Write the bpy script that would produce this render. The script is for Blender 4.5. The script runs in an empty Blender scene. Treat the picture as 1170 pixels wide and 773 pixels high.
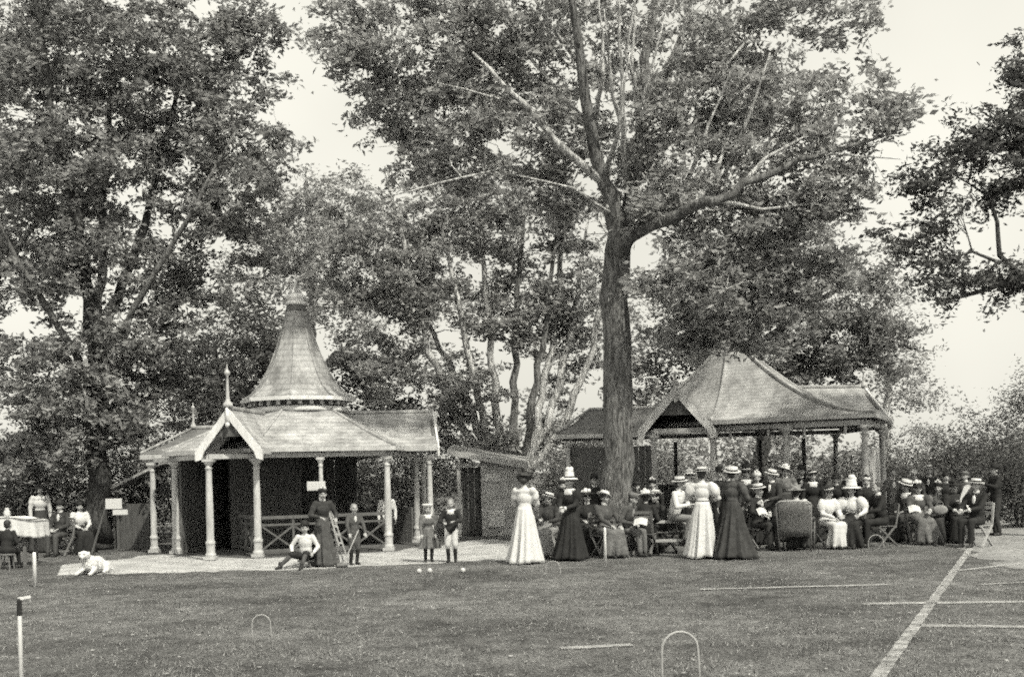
import bpy, bmesh, math, random
import numpy as np
from mathutils import Vector, Matrix
R = math.radians
sc = bpy.context.scene
COL = sc.collection
rnd = random.Random(11)

# ------------------------------------------------------------------ camera geometry
F, U0, V0, CH, TH = 1300.0, 585.0, 540.0, 1.7, R(1.4)
def _ab(u, v):
    du, dv = u - U0, V0 - v
    return du*math.cos(TH) + dv*math.sin(TH), -du*math.sin(TH) + dv*math.cos(TH)
def W(u, v, d):
    a, b = _ab(u, v)
    return Vector((a*d/F, d, CH + b*d/F))
def G(u, v):
    a, b = _ab(u, v)
    d = F*CH/(-b)
    return Vector((a*d/F, d, 0))
def GX(u, d):                                   # ground point seen at column u, distance d
    v = 600
    for _ in range(6):
        p = W(u, v, d); v += p.z*F/d
    return Vector((p.x, d, 0))

cam_d = bpy.data.cameras.new('camera'); cam = bpy.data.objects.new('camera', cam_d); COL.objects.link(cam)
cam_d.sensor_width = 36; cam_d.lens = F/1170*36; cam_d.clip_end = 3000; cam_d.clip_start = .1
cam_d.shift_y = (V0 - 386.5)/1170
c, s = math.cos(TH), math.sin(TH)
cam.matrix_world = Matrix(((c, s, 0, 0), (0, 0, -1, 0), (-s, c, 0, CH), (0, 0, 0, 1)))
sc.camera = cam

# ------------------------------------------------------------------ materials (all greys: the photograph is monochrome)
def grey(name, v, rough=.8, var=.15, scale=6, bump=.0, bscale=None, stretch=None, spec=.3, trans=0, fine=0):
    m = bpy.data.materials.new(name); m.use_nodes = True
    nt = m.node_tree; N = nt.nodes; L = nt.links
    b = N['Principled BSDF']; b.inputs['Roughness'].default_value = rough
    b.inputs['Specular IOR Level'].default_value = spec
    tc = N.new('ShaderNodeTexCoord'); src = tc.outputs['Object']
    if stretch:
        mp = N.new('ShaderNodeMapping'); mp.inputs['Scale'].default_value = stretch
        L.new(src, mp.inputs['Vector']); src = mp.outputs['Vector']
    n = N.new('ShaderNodeTexNoise'); n.inputs['Scale'].default_value = scale
    n.inputs['Detail'].default_value = 5; n.inputs['Roughness'].default_value = .65
    L.new(src, n.inputs['Vector'])
    r = N.new('ShaderNodeValToRGB')
    r.color_ramp.elements[0].position = .3; r.color_ramp.elements[1].position = .7
    lo, hi = v*(1-var), v*(1+var)
    r.color_ramp.elements[0].color = (lo, lo, lo, 1); r.color_ramp.elements[1].color = (hi, hi, hi, 1)
    L.new(n.outputs['Fac'], r.inputs['Fac'])
    out = r.outputs['Color']
    if fine:
        n3 = N.new('ShaderNodeTexNoise'); n3.inputs['Scale'].default_value = scale*9; n3.inputs['Detail'].default_value = 3
        L.new(src, n3.inputs['Vector'])
        mr = N.new('ShaderNodeMapRange'); mr.inputs['From Min'].default_value = .3; mr.inputs['From Max'].default_value = .7
        mr.inputs['To Min'].default_value = 1-fine; mr.inputs['To Max'].default_value = 1+fine
        L.new(n3.outputs['Fac'], mr.inputs['Value'])
        mx = N.new('ShaderNodeMix'); mx.data_type = 'RGBA'; mx.blend_type = 'MULTIPLY'; mx.inputs['Factor'].default_value = 1
        L.new(out, mx.inputs['A']); L.new(mr.outputs['Result'], mx.inputs['B']); out = mx.outputs['Result']
    L.new(out, b.inputs['Base Color'])
    if bump:
        n2 = N.new('ShaderNodeTexNoise'); n2.inputs['Scale'].default_value = bscale or scale*3; n2.inputs['Detail'].default_value = 6
        L.new(src, n2.inputs['Vector'])
        bp = N.new('ShaderNodeBump'); bp.inputs['Strength'].default_value = bump; bp.inputs['Distance'].default_value = .03
        L.new(n2.outputs['Fac'], bp.inputs['Height']); L.new(bp.outputs['Normal'], b.inputs['Normal'])
    return m

def leaf_mat(name, lo, hi, trans=.35):
    m = bpy.data.materials.new(name); m.use_nodes = True
    nt = m.node_tree; N = nt.nodes; L = nt.links
    b = N['Principled BSDF']; b.inputs['Roughness'].default_value = .55; b.inputs['Specular IOR Level'].default_value = .35
    g = N.new('ShaderNodeNewGeometry')
    r = N.new('ShaderNodeValToRGB')
    r.color_ramp.elements[0].color = (lo, lo, lo, 1); r.color_ramp.elements[1].color = (hi, hi, hi, 1)
    L.new(g.outputs['Random Per Island'], r.inputs['Fac'])
    L.new(r.outputs['Color'], b.inputs['Base Color'])
    t = N.new('ShaderNodeBsdfTranslucent'); L.new(r.outputs['Color'], t.inputs['Color'])
    mx = N.new('ShaderNodeMixShader'); mx.inputs['Fac'].default_value = trans
    L.new(b.outputs['BSDF'], mx.inputs[1]); L.new(t.outputs['BSDF'], mx.inputs[2])
    L.new(mx.outputs['Shader'], N['Material Output'].inputs['Surface'])
    return m

def bark_mat(name, v):
    m = grey(name, v, .95, .45, 3.2, 0, None, (2, 2, .5), fine=.3)
    nt = m.node_tree; N = nt.nodes; L = nt.links; b = N['Principled BSDF']
    tc = N.new('ShaderNodeTexCoord'); mp = N.new('ShaderNodeMapping'); mp.inputs['Scale'].default_value = (13, 13, 2.2); L.new(tc.outputs['Object'], mp.inputs['Vector'])
    nz = N.new('ShaderNodeTexNoise'); nz.inputs['Scale'].default_value = 1.2; nz.inputs['Detail'].default_value = 6; nz.inputs['Roughness'].default_value = .7; nz.inputs['Distortion'].default_value = 1.2
    L.new(mp.outputs['Vector'], nz.inputs['Vector'])
    mr = N.new('ShaderNodeMapRange'); mr.inputs['From Min'].default_value = .40; mr.inputs['From Max'].default_value = .56; mr.inputs['To Min'].default_value = .28; mr.inputs['To Max'].default_value = 1.15
    L.new(nz.outputs['Fac'], mr.inputs['Value'])
    old = b.inputs['Base Color'].links[0].from_socket
    mx_ = N.new('ShaderNodeMix'); mx_.data_type = 'RGBA'; mx_.blend_type = 'MULTIPLY'; mx_.inputs['Factor'].default_value = 1
    L.new(old, mx_.inputs['A']); L.new(mr.outputs['Result'], mx_.inputs['B']); L.new(mx_.outputs['Result'], b.inputs['Base Color'])
    bp = N.new('ShaderNodeBump'); bp.inputs['Strength'].default_value = 1; bp.inputs['Distance'].default_value = .04
    L.new(nz.outputs['Fac'], bp.inputs['Height']); L.new(bp.outputs['Normal'], b.inputs['Normal']); return m
def roof_mat(name, v, var, course, vert=False):
    m = grey(name, v, .75, var, 2.2, .3, 25, (1, 1, .35) if vert else None, fine=.2)
    nt = m.node_tree; N = nt.nodes; L = nt.links; b = N['Principled BSDF']
    tc = N.new('ShaderNodeTexCoord'); sx = N.new('ShaderNodeSeparateXYZ'); L.new(tc.outputs['Object'], sx.inputs['Vector'])
    n2 = N.new('ShaderNodeTexNoise'); n2.inputs['Scale'].default_value = 9; n2.inputs['Detail'].default_value = 4; L.new(tc.outputs['Object'], n2.inputs['Vector'])
    ma = N.new('ShaderNodeMath'); ma.operation = 'MULTIPLY_ADD'; ma.inputs[1].default_value = .045; L.new(n2.outputs['Fac'], ma.inputs[0]); L.new(sx.outputs['Z'], ma.inputs[2])
    dv_ = N.new('ShaderNodeMath'); dv_.operation = 'DIVIDE'; dv_.inputs[1].default_value = course; L.new(ma.outputs[0], dv_.inputs[0])
    fr = N.new('ShaderNodeMath'); fr.operation = 'FRACT'; L.new(dv_.outputs[0], fr.inputs[0])
    mr = N.new('ShaderNodeMapRange'); mr.inputs['From Min'].default_value = 0; mr.inputs['From Max'].default_value = .45; mr.inputs['To Min'].default_value = .76; mr.inputs['To Max'].default_value = 1.05
    L.new(fr.outputs[0], mr.inputs['Value'])
    old = b.inputs['Base Color'].links[0].from_socket
    mx_ = N.new('ShaderNodeMix'); mx_.data_type = 'RGBA'; mx_.blend_type = 'MULTIPLY'; mx_.inputs['Factor'].default_value = 1
    L.new(old, mx_.inputs['A']); L.new(mr.outputs['Result'], mx_.inputs['B']); L.new(mx_.outputs['Result'], b.inputs['Base Color']); return m

M = dict(
    white_paint=grey('white_paint', .62, .5, .16, 5, .06, 30, (1, 1, .25), fine=.08),
    column_paint=grey('column_paint', .42, .5, .25, 6, .08, 30, (1, 1, .25), fine=.12),
    roof=roof_mat('roof_shingle', .32, .48, .085),
    roof_spire=roof_mat('spire_shingle', .28, .6, .14, True),
    roof_dark=roof_mat('dark_roofing', .15, .35, .09),  # same shingle courses in a darker tone, used on the left wings
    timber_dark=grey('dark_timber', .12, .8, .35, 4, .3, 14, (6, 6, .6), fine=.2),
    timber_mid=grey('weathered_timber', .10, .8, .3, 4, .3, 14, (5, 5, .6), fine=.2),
    stone=grey('pale_plaster', .46, .9, .25, 3, .25, 20, fine=.15),
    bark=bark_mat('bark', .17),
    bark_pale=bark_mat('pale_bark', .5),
    bark_dark=bark_mat('dark_bark', .08),
    iron=grey('wrought_iron', .03, .6, .2, 9),
    peg=grey('peg_paint', .7, .6, .15, 8), hoop=grey('hoop_paint', .33, .5, .15, 10), ball=grey('ball_wood', .5, .4, .1, 10),
    wood=grey('chair_wood', .14, .6, .3, 8, .2, 20, (1, 1, 5)), wood_pale=grey('pale_chair_wood', .36, .6, .25, 8, .2, 20),
    wicker=grey('wicker', .12, .8, .4, 22, .7, 60, (1, 1, 1.6), fine=.2),
    skin=grey('skin', .33, .5, .08, 7), eye=grey('dark_eye', .05, .4, .1, 9),
    hair_dark=grey('dark_hair', .035, .55, .4, 18, .4, 40), hair_fair=grey('fair_hair', .17, .55, .3, 18, .4, 40),
    white=grey('white_cotton', .58, .9, .07, 7, .35, 11, fine=.04), offwhite=grey('cream_cotton', .52, .9, .12, 7, .35, 11, fine=.06),
    black=grey('black_wool', .022, .85, .4, 7, .35, 12, fine=.3), dark=grey('dark_wool', .04, .85, .45, 7, .4, 12, fine=.35),
    char=grey('charcoal_serge', .07, .85, .4, 7, .4, 12, fine=.3), tweed=grey('grey_tweed', .13, .9, .45, 10, .4, 14, fine=.45),
    grey=grey('grey_flannel', .22, .9, .25, 7, .35, 12, fine=.15), straw=grey('straw_plait', .52, .6, .12, 20, .3, 60),
    felt=grey('black_felt', .02, .7, .3, 9), shoe=grey('boot_leather', .03, .4, .3, 9), paper=grey('paper', .52, .8, .06, 6),
    dogfur=grey('dog_fur', .6, .9, .2, 14, .9, 30, fine=.15),
)

# ------------------------------------------------------------------ mesh builder
class MB:
    def __init__(s): s.v = []; s.f = []
    def add(s, vs, fs):
        o = len(s.v); s.v += [tuple(v) for v in vs]; s.f += [tuple(i+o for i in f) for f in fs]; return s
    def box(s, lo, hi):
        x0, y0, z0 = lo; x1, y1, z1 = hi
        return s.add([(x0,y0,z0),(x1,y0,z0),(x1,y1,z0),(x0,y1,z0),(x0,y0,z1),(x1,y0,z1),(x1,y1,z1),(x0,y1,z1)],
                     [(3,2,1,0),(4,5,6,7),(0,1,5,4),(1,2,6,5),(2,3,7,6),(3,0,4,7)])
    def bar(s, a, b, w, h, up=(0,0,1)):                     # rectangular bar from a to b
        a, b = Vector(a), Vector(b); d = (b-a).normalized(); up = Vector(up)
        x = d.cross(up)
        if x.length < 1e-4: x = d.cross(Vector((1,0,0)))
        x.normalize(); y = x.cross(d)
        P = [a + x*i*w/2 + y*j*h/2 for i, j in ((-1,-1),(1,-1),(1,1),(-1,1))]
        Q = [p + (b-a) for p in P]
        return s.add(P+Q, [(0,1,2,3),(7,6,5,4),(0,4,5,1),(1,5,6,2),(2,6,7,3),(3,7,4,0)])
    def tube(s, pts, rad, n=8, caps=True):
        pts = [Vector(p) for p in pts]; k = len(pts)
        if not hasattr(rad, '__len__'): rad = [rad]*k
        x = None; vs = []
        for i, p in enumerate(pts):
            d = (pts[min(i+1,k-1)] - pts[max(i-1,0)])
            d = d.normalized() if d.length > 1e-9 else Vector((0,0,1))
            if x is None:
                x = d.cross(Vector((0,1,0)) if abs(d.y) < .9 else Vector((1,0,0))).normalized()
            else:
                x = (x - d*x.dot(d))
                x = x.normalized() if x.length > 1e-6 else d.orthogonal().normalized()
            y = d.cross(x)
            for j in range(n):
                a = 2*math.pi*j/n
                vs.append(p + (x*math.cos(a) + y*math.sin(a))*rad[i])
        fs = [(i*n+j, i*n+(j+1)%n, (i+1)*n+(j+1)%n, (i+1)*n+j) for i in range(k-1) for j in range(n)]
        if caps: fs += [tuple(range(n-1,-1,-1)), tuple((k-1)*n+j for j in range(n))]
        return s.add(vs, fs)
    def lathe(s, c, prof, n=16, sx=1, sy=1, axis=None):      # prof: (r, z)
        c = Vector(c); vs = []
        for r, z in prof:
            for j in range(n):
                a = 2*math.pi*j/n
                p = Vector((r*sx*math.cos(a), r*sy*math.sin(a), z))
                vs.append(c + (axis @ p if axis else p))
        k = len(prof)
        fs = [(i*n+j, i*n+(j+1)%n, (i+1)*n+(j+1)%n, (i+1)*n+j) for i in range(k-1) for j in range(n)]
        fs += [tuple(range(n-1,-1,-1)), tuple((k-1)*n+j for j in range(n))]
        return s.add(vs, fs)
    def ell(s, c, rx, ry, rz, ax=None, n=14, m=8):
        c = Vector(c); prof = [(math.sin(math.pi*i/m), -math.cos(math.pi*i/m)) for i in range(1, m)]
        vs = []; T = ax or Matrix.Identity(3)
        for r, z in prof:
            for j in range(n):
                a = 2*math.pi*j/n
                vs.append(c + T @ Vector((rx*r*math.cos(a), ry*r*math.sin(a), rz*z)))
        vs += [c + T @ Vector((0,0,-rz)), c + T @ Vector((0,0,rz))]
        k = len(prof); b = k*n
        fs = [(i*n+j, i*n+(j+1)%n, (i+1)*n+(j+1)%n, (i+1)*n+j) for i in range(k-1) for j in range(n)]
        fs += [(b, (j+1)%n, j) for j in range(n)] + [(b+1, (k-1)*n+j, (k-1)*n+(j+1)%n) for j in range(n)]
        return s.add(vs, fs)
    def cap(s, a, b, ra, rb, n=10):                           # tapered capsule
        a, b = Vector(a), Vector(b); d = b-a; L = d.length or 1e-6; d = d/L
        pts = []; rr = []
        for t in (80, 55, 28, 0):
            pts.append(a - d*ra*math.sin(R(t))); rr.append(ra*math.cos(R(t)))
        for t in (0, 28, 55, 80):
            pts.append(b + d*rb*math.sin(R(t))); rr.append(rb*math.cos(R(t)))
        return s.tube(pts, rr, n)
    def poly(s, pts, h):                                      # horizontal polygon extruded by h (downwards if negative)
        n = len(pts); P = [Vector(p) for p in pts]
        Q = [p + Vector((0,0,h)) for p in P]
        if h < 0: P, Q = Q, P
        return s.add(P+Q, [tuple(range(n-1,-1,-1)), tuple(range(n,2*n))] + [(i,(i+1)%n,n+(i+1)%n,n+i) for i in range(n)])
    def mesh(s, name, off=None, smooth=False):
        me = bpy.data.meshes.new(name)
        o = off or Vector((0,0,0))
        me.from_pydata([(x-o[0], y-o[1], z-o[2]) for x, y, z in s.v], [], s.f)
        me.validate(); me.update()
        if smooth: me.shade_smooth()
        return me

def tag(o, label=None, cat=None, group=None, kind=None):
    for k, v in (('label', label), ('category', cat), ('group', group), ('kind', kind)):
        if v: o[k] = v
    return o
def empty(name, loc, label=None, cat=None, group=None):
    o = bpy.data.objects.new(name, None); COL.objects.link(o); o.location = loc; o.empty_display_size = .2
    return tag(o, label, cat, group)
def link(name, me, mat, parent=None, loc=None):
    o = bpy.data.objects.new(name, me); COL.objects.link(o)
    for m in (mat if isinstance(mat, (list, tuple)) else [mat]): me.materials.append(m)
    if parent: o.parent = parent
    if loc is not None: o.location = loc
    return o
def base_of(o):                                               # world location of a thing or part (no rotations used)
    v = Vector((0,0,0))
    while o: v += o.location; o = o.parent
    return v
def part(name, mb, mat, parent, smooth=False, label=None):    # mb is in world coordinates
    o = link(name, mb.mesh(name, base_of(parent), smooth), mat, parent)
    if label: o['label'] = label
    return o
def thing(name, mb, mat, base, label, cat, group=None, smooth=False):
    return tag(link(name, mb.mesh(name, Vector(base), smooth), mat, None, Vector(base)), label, cat, group)
def struct(name, mb, mat):
    return tag(link(name, mb.mesh(name), mat), kind='structure')
def copy_tree(o, parent=None):
    c = o.copy(); COL.objects.link(c); c.parent = parent
    for ch in list(o.children): copy_tree(ch, c)
    return c

# ------------------------------------------------------------------ sky and sun
SUN_EL, SUN_AZ = 50, 146          # azimuth measured clockwise from +Y (away from camera): sun behind the camera, to the right
w = bpy.data.worlds.new('World'); sc.world = w; w.use_nodes = True
N = w.node_tree.nodes; L = w.node_tree.links
sky = N.new('ShaderNodeTexSky'); sky.sky_type = 'NISHITA'; sky.sun_disc = False
sky.sun_elevation = R(SUN_EL); sky.sun_rotation = R(SUN_AZ); sky.dust_density = 4; sky.air_density = 1.5
bw = N.new('ShaderNodeRGBToBW'); L.new(sky.outputs[0], bw.inputs[0])
# bright even haze over the clear sky, with faint broad cloud
wtc = N.new('ShaderNodeTexCoord'); cn = N.new('ShaderNodeTexNoise'); cn.inputs['Scale'].default_value = 2.2; cn.inputs['Detail'].default_value = 4
L.new(wtc.outputs['Generated'], cn.inputs['Vector'])
cr = N.new('ShaderNodeMapRange'); cr.inputs['From Min'].default_value = .3; cr.inputs['From Max'].default_value = .7
cr.inputs['To Min'].default_value = 5.3; cr.inputs['To Max'].default_value = 7.5; L.new(cn.outputs['Fac'], cr.inputs['Value'])
hz = N.new('ShaderNodeMix'); hz.data_type = 'FLOAT'; hz.inputs['Factor'].default_value = .75
L.new(bw.outputs[0], hz.inputs['A']); L.new(cr.outputs['Result'], hz.inputs['B'])
mx = N.new('ShaderNodeMix'); mx.data_type = 'RGBA'; mx.blend_type = 'MULTIPLY'; mx.inputs['Factor'].default_value = 1
mx.inputs['A'].default_value = (1, .978, .872, 1); L.new(hz.outputs['Result'], mx.inputs['B'])
bg = N['Background']; L.new(mx.outputs['Result'], bg.inputs['Color']); bg.inputs['Strength'].default_value = .15
sd = bpy.data.lights.new('sun', 'SUN'); sd.energy = 4.3; sd.angle = R(1.5); sd.color = (1, .97, .85)
so = bpy.data.objects.new('sun', sd); COL.objects.link(so)
az = R(SUN_AZ); sdir = Vector((math.sin(az)*math.cos(R(SUN_EL)), math.cos(az)*math.cos(R(SUN_EL)), math.sin(R(SUN_EL))))
so.rotation_euler = sdir.to_track_quat('Z', 'Y').to_euler(); so.location = (0, 0, 30)
sc.view_settings.view_transform = 'Standard'; sc.view_settings.look = 'None'
sc.view_settings.exposure = 0.12; sc.view_settings.gamma = 1
sc.render.filter_size = 1.95
try: sc.cycles.filter_width = 1.95
except Exception: pass
sc.cycles.use_denoising = False; sc.cycles.use_adaptive_sampling = True; sc.cycles.adaptive_threshold = .22; sc.cycles.adaptive_min_samples = 14; sc.cycles.max_bounces = 5; sc.cycles.diffuse_bounces = 3; sc.cycles.transparent_max_bounces = 4

# ------------------------------------------------------------------ ground, path, markings
def ground_mat():
    m = bpy.data.materials.new('mown_grass'); m.use_nodes = True
    nt = m.node_tree; N = nt.nodes; L = nt.links; b = N['Principled BSDF']
    b.inputs['Roughness'].default_value = .9; b.inputs['Specular IOR Level'].default_value = .15
    tc = N.new('ShaderNodeTexCoord')
    def noise(sc_, det, st=None):
        n = N.new('ShaderNodeTexNoise'); n.inputs['Scale'].default_value = sc_; n.inputs['Detail'].default_value = det
        n.inputs['Roughness'].default_value = .7
        mp = N.new('ShaderNodeMapping'); mp.inputs['Scale'].default_value = st or (1,1,1)
        L.new(tc.outputs['Object'], mp.inputs['Vector']); L.new(mp.outputs['Vector'], n.inputs['Vector']); return n.outputs['Fac']
    def mrange(x, a, b_, lo, hi):
        r = N.new('ShaderNodeMapRange'); r.inputs['From Min'].default_value = a; r.inputs['From Max'].default_value = b_
        r.inputs['To Min'].default_value = lo; r.inputs['To Max'].default_value = hi; L.new(x, r.inputs['Value']); return r.outputs['Result']
    def mul(a, b_):
        r = N.new('ShaderNodeMath'); r.operation = 'MULTIPLY'; L.new(a, r.inputs[0]); L.new(b_, r.inputs[1]); return r.outputs[0]
    x = mul(mrange(noise(.45, 5), .34, .66, .06, .165), mrange(noise(4, 6, (1, .7, 1)), .32, .68, .55, 1.5))
    x = mul(x, mrange(noise(26, 3), .34, .66, .35, 1.75))
    L.new(x, b.inputs['Base Color'])
    bp = N.new('ShaderNodeBump'); bp.inputs['Strength'].default_value = .8; bp.inputs['Distance'].default_value = .03
    L.new(noise(40, 4), bp.inputs['Height']); L.new(bp.outputs['Normal'], b.inputs['Normal'])
    return m
GM = ground_mat()
g = MB(); g.add([(-900,-60,0),(900,-60,0),(900,1500,0),(-900,1500,0)], [(0,1,2,3)]); struct('ground', g, GM)
def strip(pts, z=.004):
    g = MB(); return g.add([(p.x, p.y, z) for p in pts], [tuple(range(len(pts)))])
gravel = grey('pale_gravel', .40, .95, .4, 1.6, .3, 40, fine=.2)
def wob(a, b, n, amp):                                 # wobbling line of ground points
    return [a.lerp(b, i/n) + Vector((0, rnd.uniform(-amp, amp), 0)) for i in range(n+1)]
front = wob(G(66, 657), G(330, 650.5), 22, .18)[:-1] + wob(G(330, 650.5), G(640, 637), 22, .18)
back = wob(GX(640, 26.5), GX(560, 29.5), 6, .1) + wob(GX(545, 29.5), GX(500, 27), 4, .1) + wob(GX(490, 26.6), GX(160, 26.4), 14, .12) + wob(GX(150, 25.4), GX(72, 24), 6, .08)
struct('path', strip(front + back, .004), gravel)
dry = grey('dry_grass', .24, .95, .3, .8, .4, 30, fine=.3)
e = [G(1108, 632), G(1180, 652), G(1300, 668), GX(1400, 60), GX(1130, 60), GX(1120, 34), GX(1098, 27)]
ee = []
for i, p in enumerate(e):
    q = e[(i+1) % len(e)]; ee += [p.lerp(q, t/6) + Vector((rnd.uniform(-.3,.3), rnd.uniform(-.3,.3), 0)) for t in range(6)]
struct('dry_lawn', strip(ee, .004), dry)
def chalk_mat():
    m = grey('chalk', .44, .9, .25, 4, .2, 40, fine=.2)
    nt = m.node_tree; N = nt.nodes; L = nt.links; b = N['Principled BSDF']
    tc = N.new('ShaderNodeTexCoord'); n = N.new('ShaderNodeTexNoise'); n.inputs['Scale'].default_value = 5; n.inputs['Detail'].default_value = 8
    n.inputs['Roughness'].default_value = .8
    L.new(tc.outputs['Object'], n.inputs['Vector'])
    r = N.new('ShaderNodeMapRange'); r.inputs['From Min'].default_value = .30; r.inputs['From Max'].default_value = .66
    L.new(n.outputs['Fac'], r.inputs['Value']); L.new(r.outputs['Result'], b.inputs['Alpha']); return m
chalk = chalk_mat()
def line(p, q, wd, fade=0):
    a, b = G(*p), G(*q); d = (b-a).normalized(); nrm = Vector((-d.y, d.x, 0)); n = max(8, int((b-a).length/.25))
    L_, R_ = [], []
    for i in range(n+1):
        m = a.lerp(b, i/n) + nrm*rnd.uniform(-.006, .006); w_ = wd*rnd.uniform(.92, 1.08)
        L_.append(m + nrm*w_/2); R_.append(m - nrm*w_/2)
    g = MB(); g.add([(v.x, v.y, .012) for v in L_+R_], [(i, n+1+i, n+2+i, i+1) for i in range(n)]); return struct('court_line', g, chalk)
line((985, 800), (1112, 622), .115)
line((985, 690), (1230, 687), .2); line((800, 673.5), (1015, 668), .17); line((1050, 715), (1260, 718), .17)
line((1095, 652), (1200, 640), .16); line((640, 741), (722, 737), .16); line((1120, 668), (1200, 664), .1)

# short blades of the lawn: one mass
ng = 150000
rs = np.random.RandomState(3)
d = 8.6*np.exp(rs.rand(ng)*math.log(27/8.6)); xx = (rs.rand(ng)*2-1)*(d*.5+1.5)
keep = rs.rand(ng) < np.clip(.25 + .75*np.sin(xx*2.1+np.sin(d*1.7)*2)*np.sin(d*2.6+xx), .3, 1)
d, xx = d[keep], xx[keep]; ng = len(d)
hh = .012 + .03*rs.rand(ng)**2; ww = .003 + .004*rs.rand(ng); aa = rs.rand(ng)*6.283; tl = rs.randn(ng, 2)*.018
P = np.zeros((ng, 3, 3), np.float32)
P[:,0,0] = xx - ww*np.cos(aa); P[:,0,1] = d - ww*np.sin(aa); P[:,1,0] = xx + ww*np.cos(aa); P[:,1,1] = d + ww*np.sin(aa)
P[:,2,0] = xx + tl[:,0]; P[:,2,1] = d + tl[:,1]; P[:,2,2] = hh
def np_mesh(name, P):                                   # P: (n, k, 3) separate k-gons
    n, k, _ = P.shape; me = bpy.data.meshes.new(name)
    me.vertices.add(n*k); me.vertices.foreach_set('co', np.ascontiguousarray(P, np.float32).ravel())
    me.loops.add(n*k); me.loops.foreach_set('vertex_index', np.arange(n*k, dtype=np.int32))
    me.polygons.add(n); me.polygons.foreach_set('loop_start', np.arange(0, n*k, k, dtype=np.int32))
    try: me.polygons.foreach_set('loop_total', np.full(n, k, np.int32))
    except Exception: pass
    me.update(calc_edges=True); return me
tag(link('grass', np_mesh('grass', P), leaf_mat('grass_blade', .05, .42, .3)), 'short mown grass blades of the croquet lawn', 'grass', kind='stuff')

nf = 1500
d = 8.8*np.exp(rs.rand(nf)*math.log(25/8.8)); xx = (rs.rand(nf)*2-1)*(d*.5+1.5); aa = rs.rand(nf)*6.283; sz = .012 + .022*rs.rand(nf)
P = np.zeros((nf, 4, 3), np.float32); h4 = .012 + .012*rs.rand(nf, 4)
for q, (a_, r_) in enumerate(((0, 1), (1.57, .5), (3.14, 1), (4.71, .5))):
    P[:,q,0] = xx + np.cos(aa+a_)*sz*r_; P[:,q,1] = d + np.sin(aa+a_)*sz*r_; P[:,q,2] = h4[:,q] + .004
tag(link('fallen_leaves', np_mesh('fallen_leaves', P), leaf_mat('dry_leaf', .12, .5, .2)), 'small pale fallen leaves scattered over the lawn', 'leaves', kind='stuff')

# ------------------------------------------------------------------ trees
LEAF_L, LEAF_M, LEAF_D = leaf_mat('leaf_light', .19, .55, .48), leaf_mat('leaf_mid', .13, .46, .45), leaf_mat('leaf_dark', .055, .20, .35)
LEAF_H = leaf_mat('leaf_pale', .2, .55, .45)
def leaves(rs, c, n, spread, L0, L1, flat=.55, droop=0):
    """n leaves scattered round each centre c (k,3) -> (k*n,4,3) folded quads"""
    k = len(c); N_ = k*n
    ax = rs.randn(k, 3); ax[:,2] = ax[:,2]*.6 + .25; ax /= np.linalg.norm(ax, axis=1)[:,None]; ax = np.repeat(ax, n, 0)
    off = rs.randn(N_, 3)*spread*.72; off[:,2] *= flat; off += ax*(rs.randn(N_)*spread*1.35)[:,None]
    p = np.repeat(c, n, 0) + off
    d = rs.randn(N_, 3) + ax*.9; d[:,2] = d[:,2]*.6 - droop; d /= np.linalg.norm(d, axis=1)[:,None]
    q = rs.randn(N_, 3); q[:,2] *= .8
    sd_ = np.cross(d, q); sd_ /= np.linalg.norm(sd_, axis=1)[:,None] + 1e-9
    nr = np.cross(sd_, d)
    Ln = (L0 + (L1-L0)*rs.rand(N_))[:,None]; wd = Ln*(.30+.2*rs.rand(N_))[:,None]
    P = np.empty((N_, 4, 3), np.float32)
    P[:,0] = p - d*Ln/2; P[:,2] = p + d*Ln/2
    P[:,1] = p + sd_*wd/2 + nr*Ln*.12; P[:,3] = p - sd_*wd/2 + nr*Ln*.12
    return P
def blob_points(rs, blobs):
    A = []
    for (c, r, n) in blobs:
        v = rs.randn(n, 3); v /= np.linalg.norm(v, axis=1)[:,None]
        A.append(np.array(c) + v*np.array(r)*(rs.rand(n)**.45)[:,None])
    return np.concatenate(A)
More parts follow.
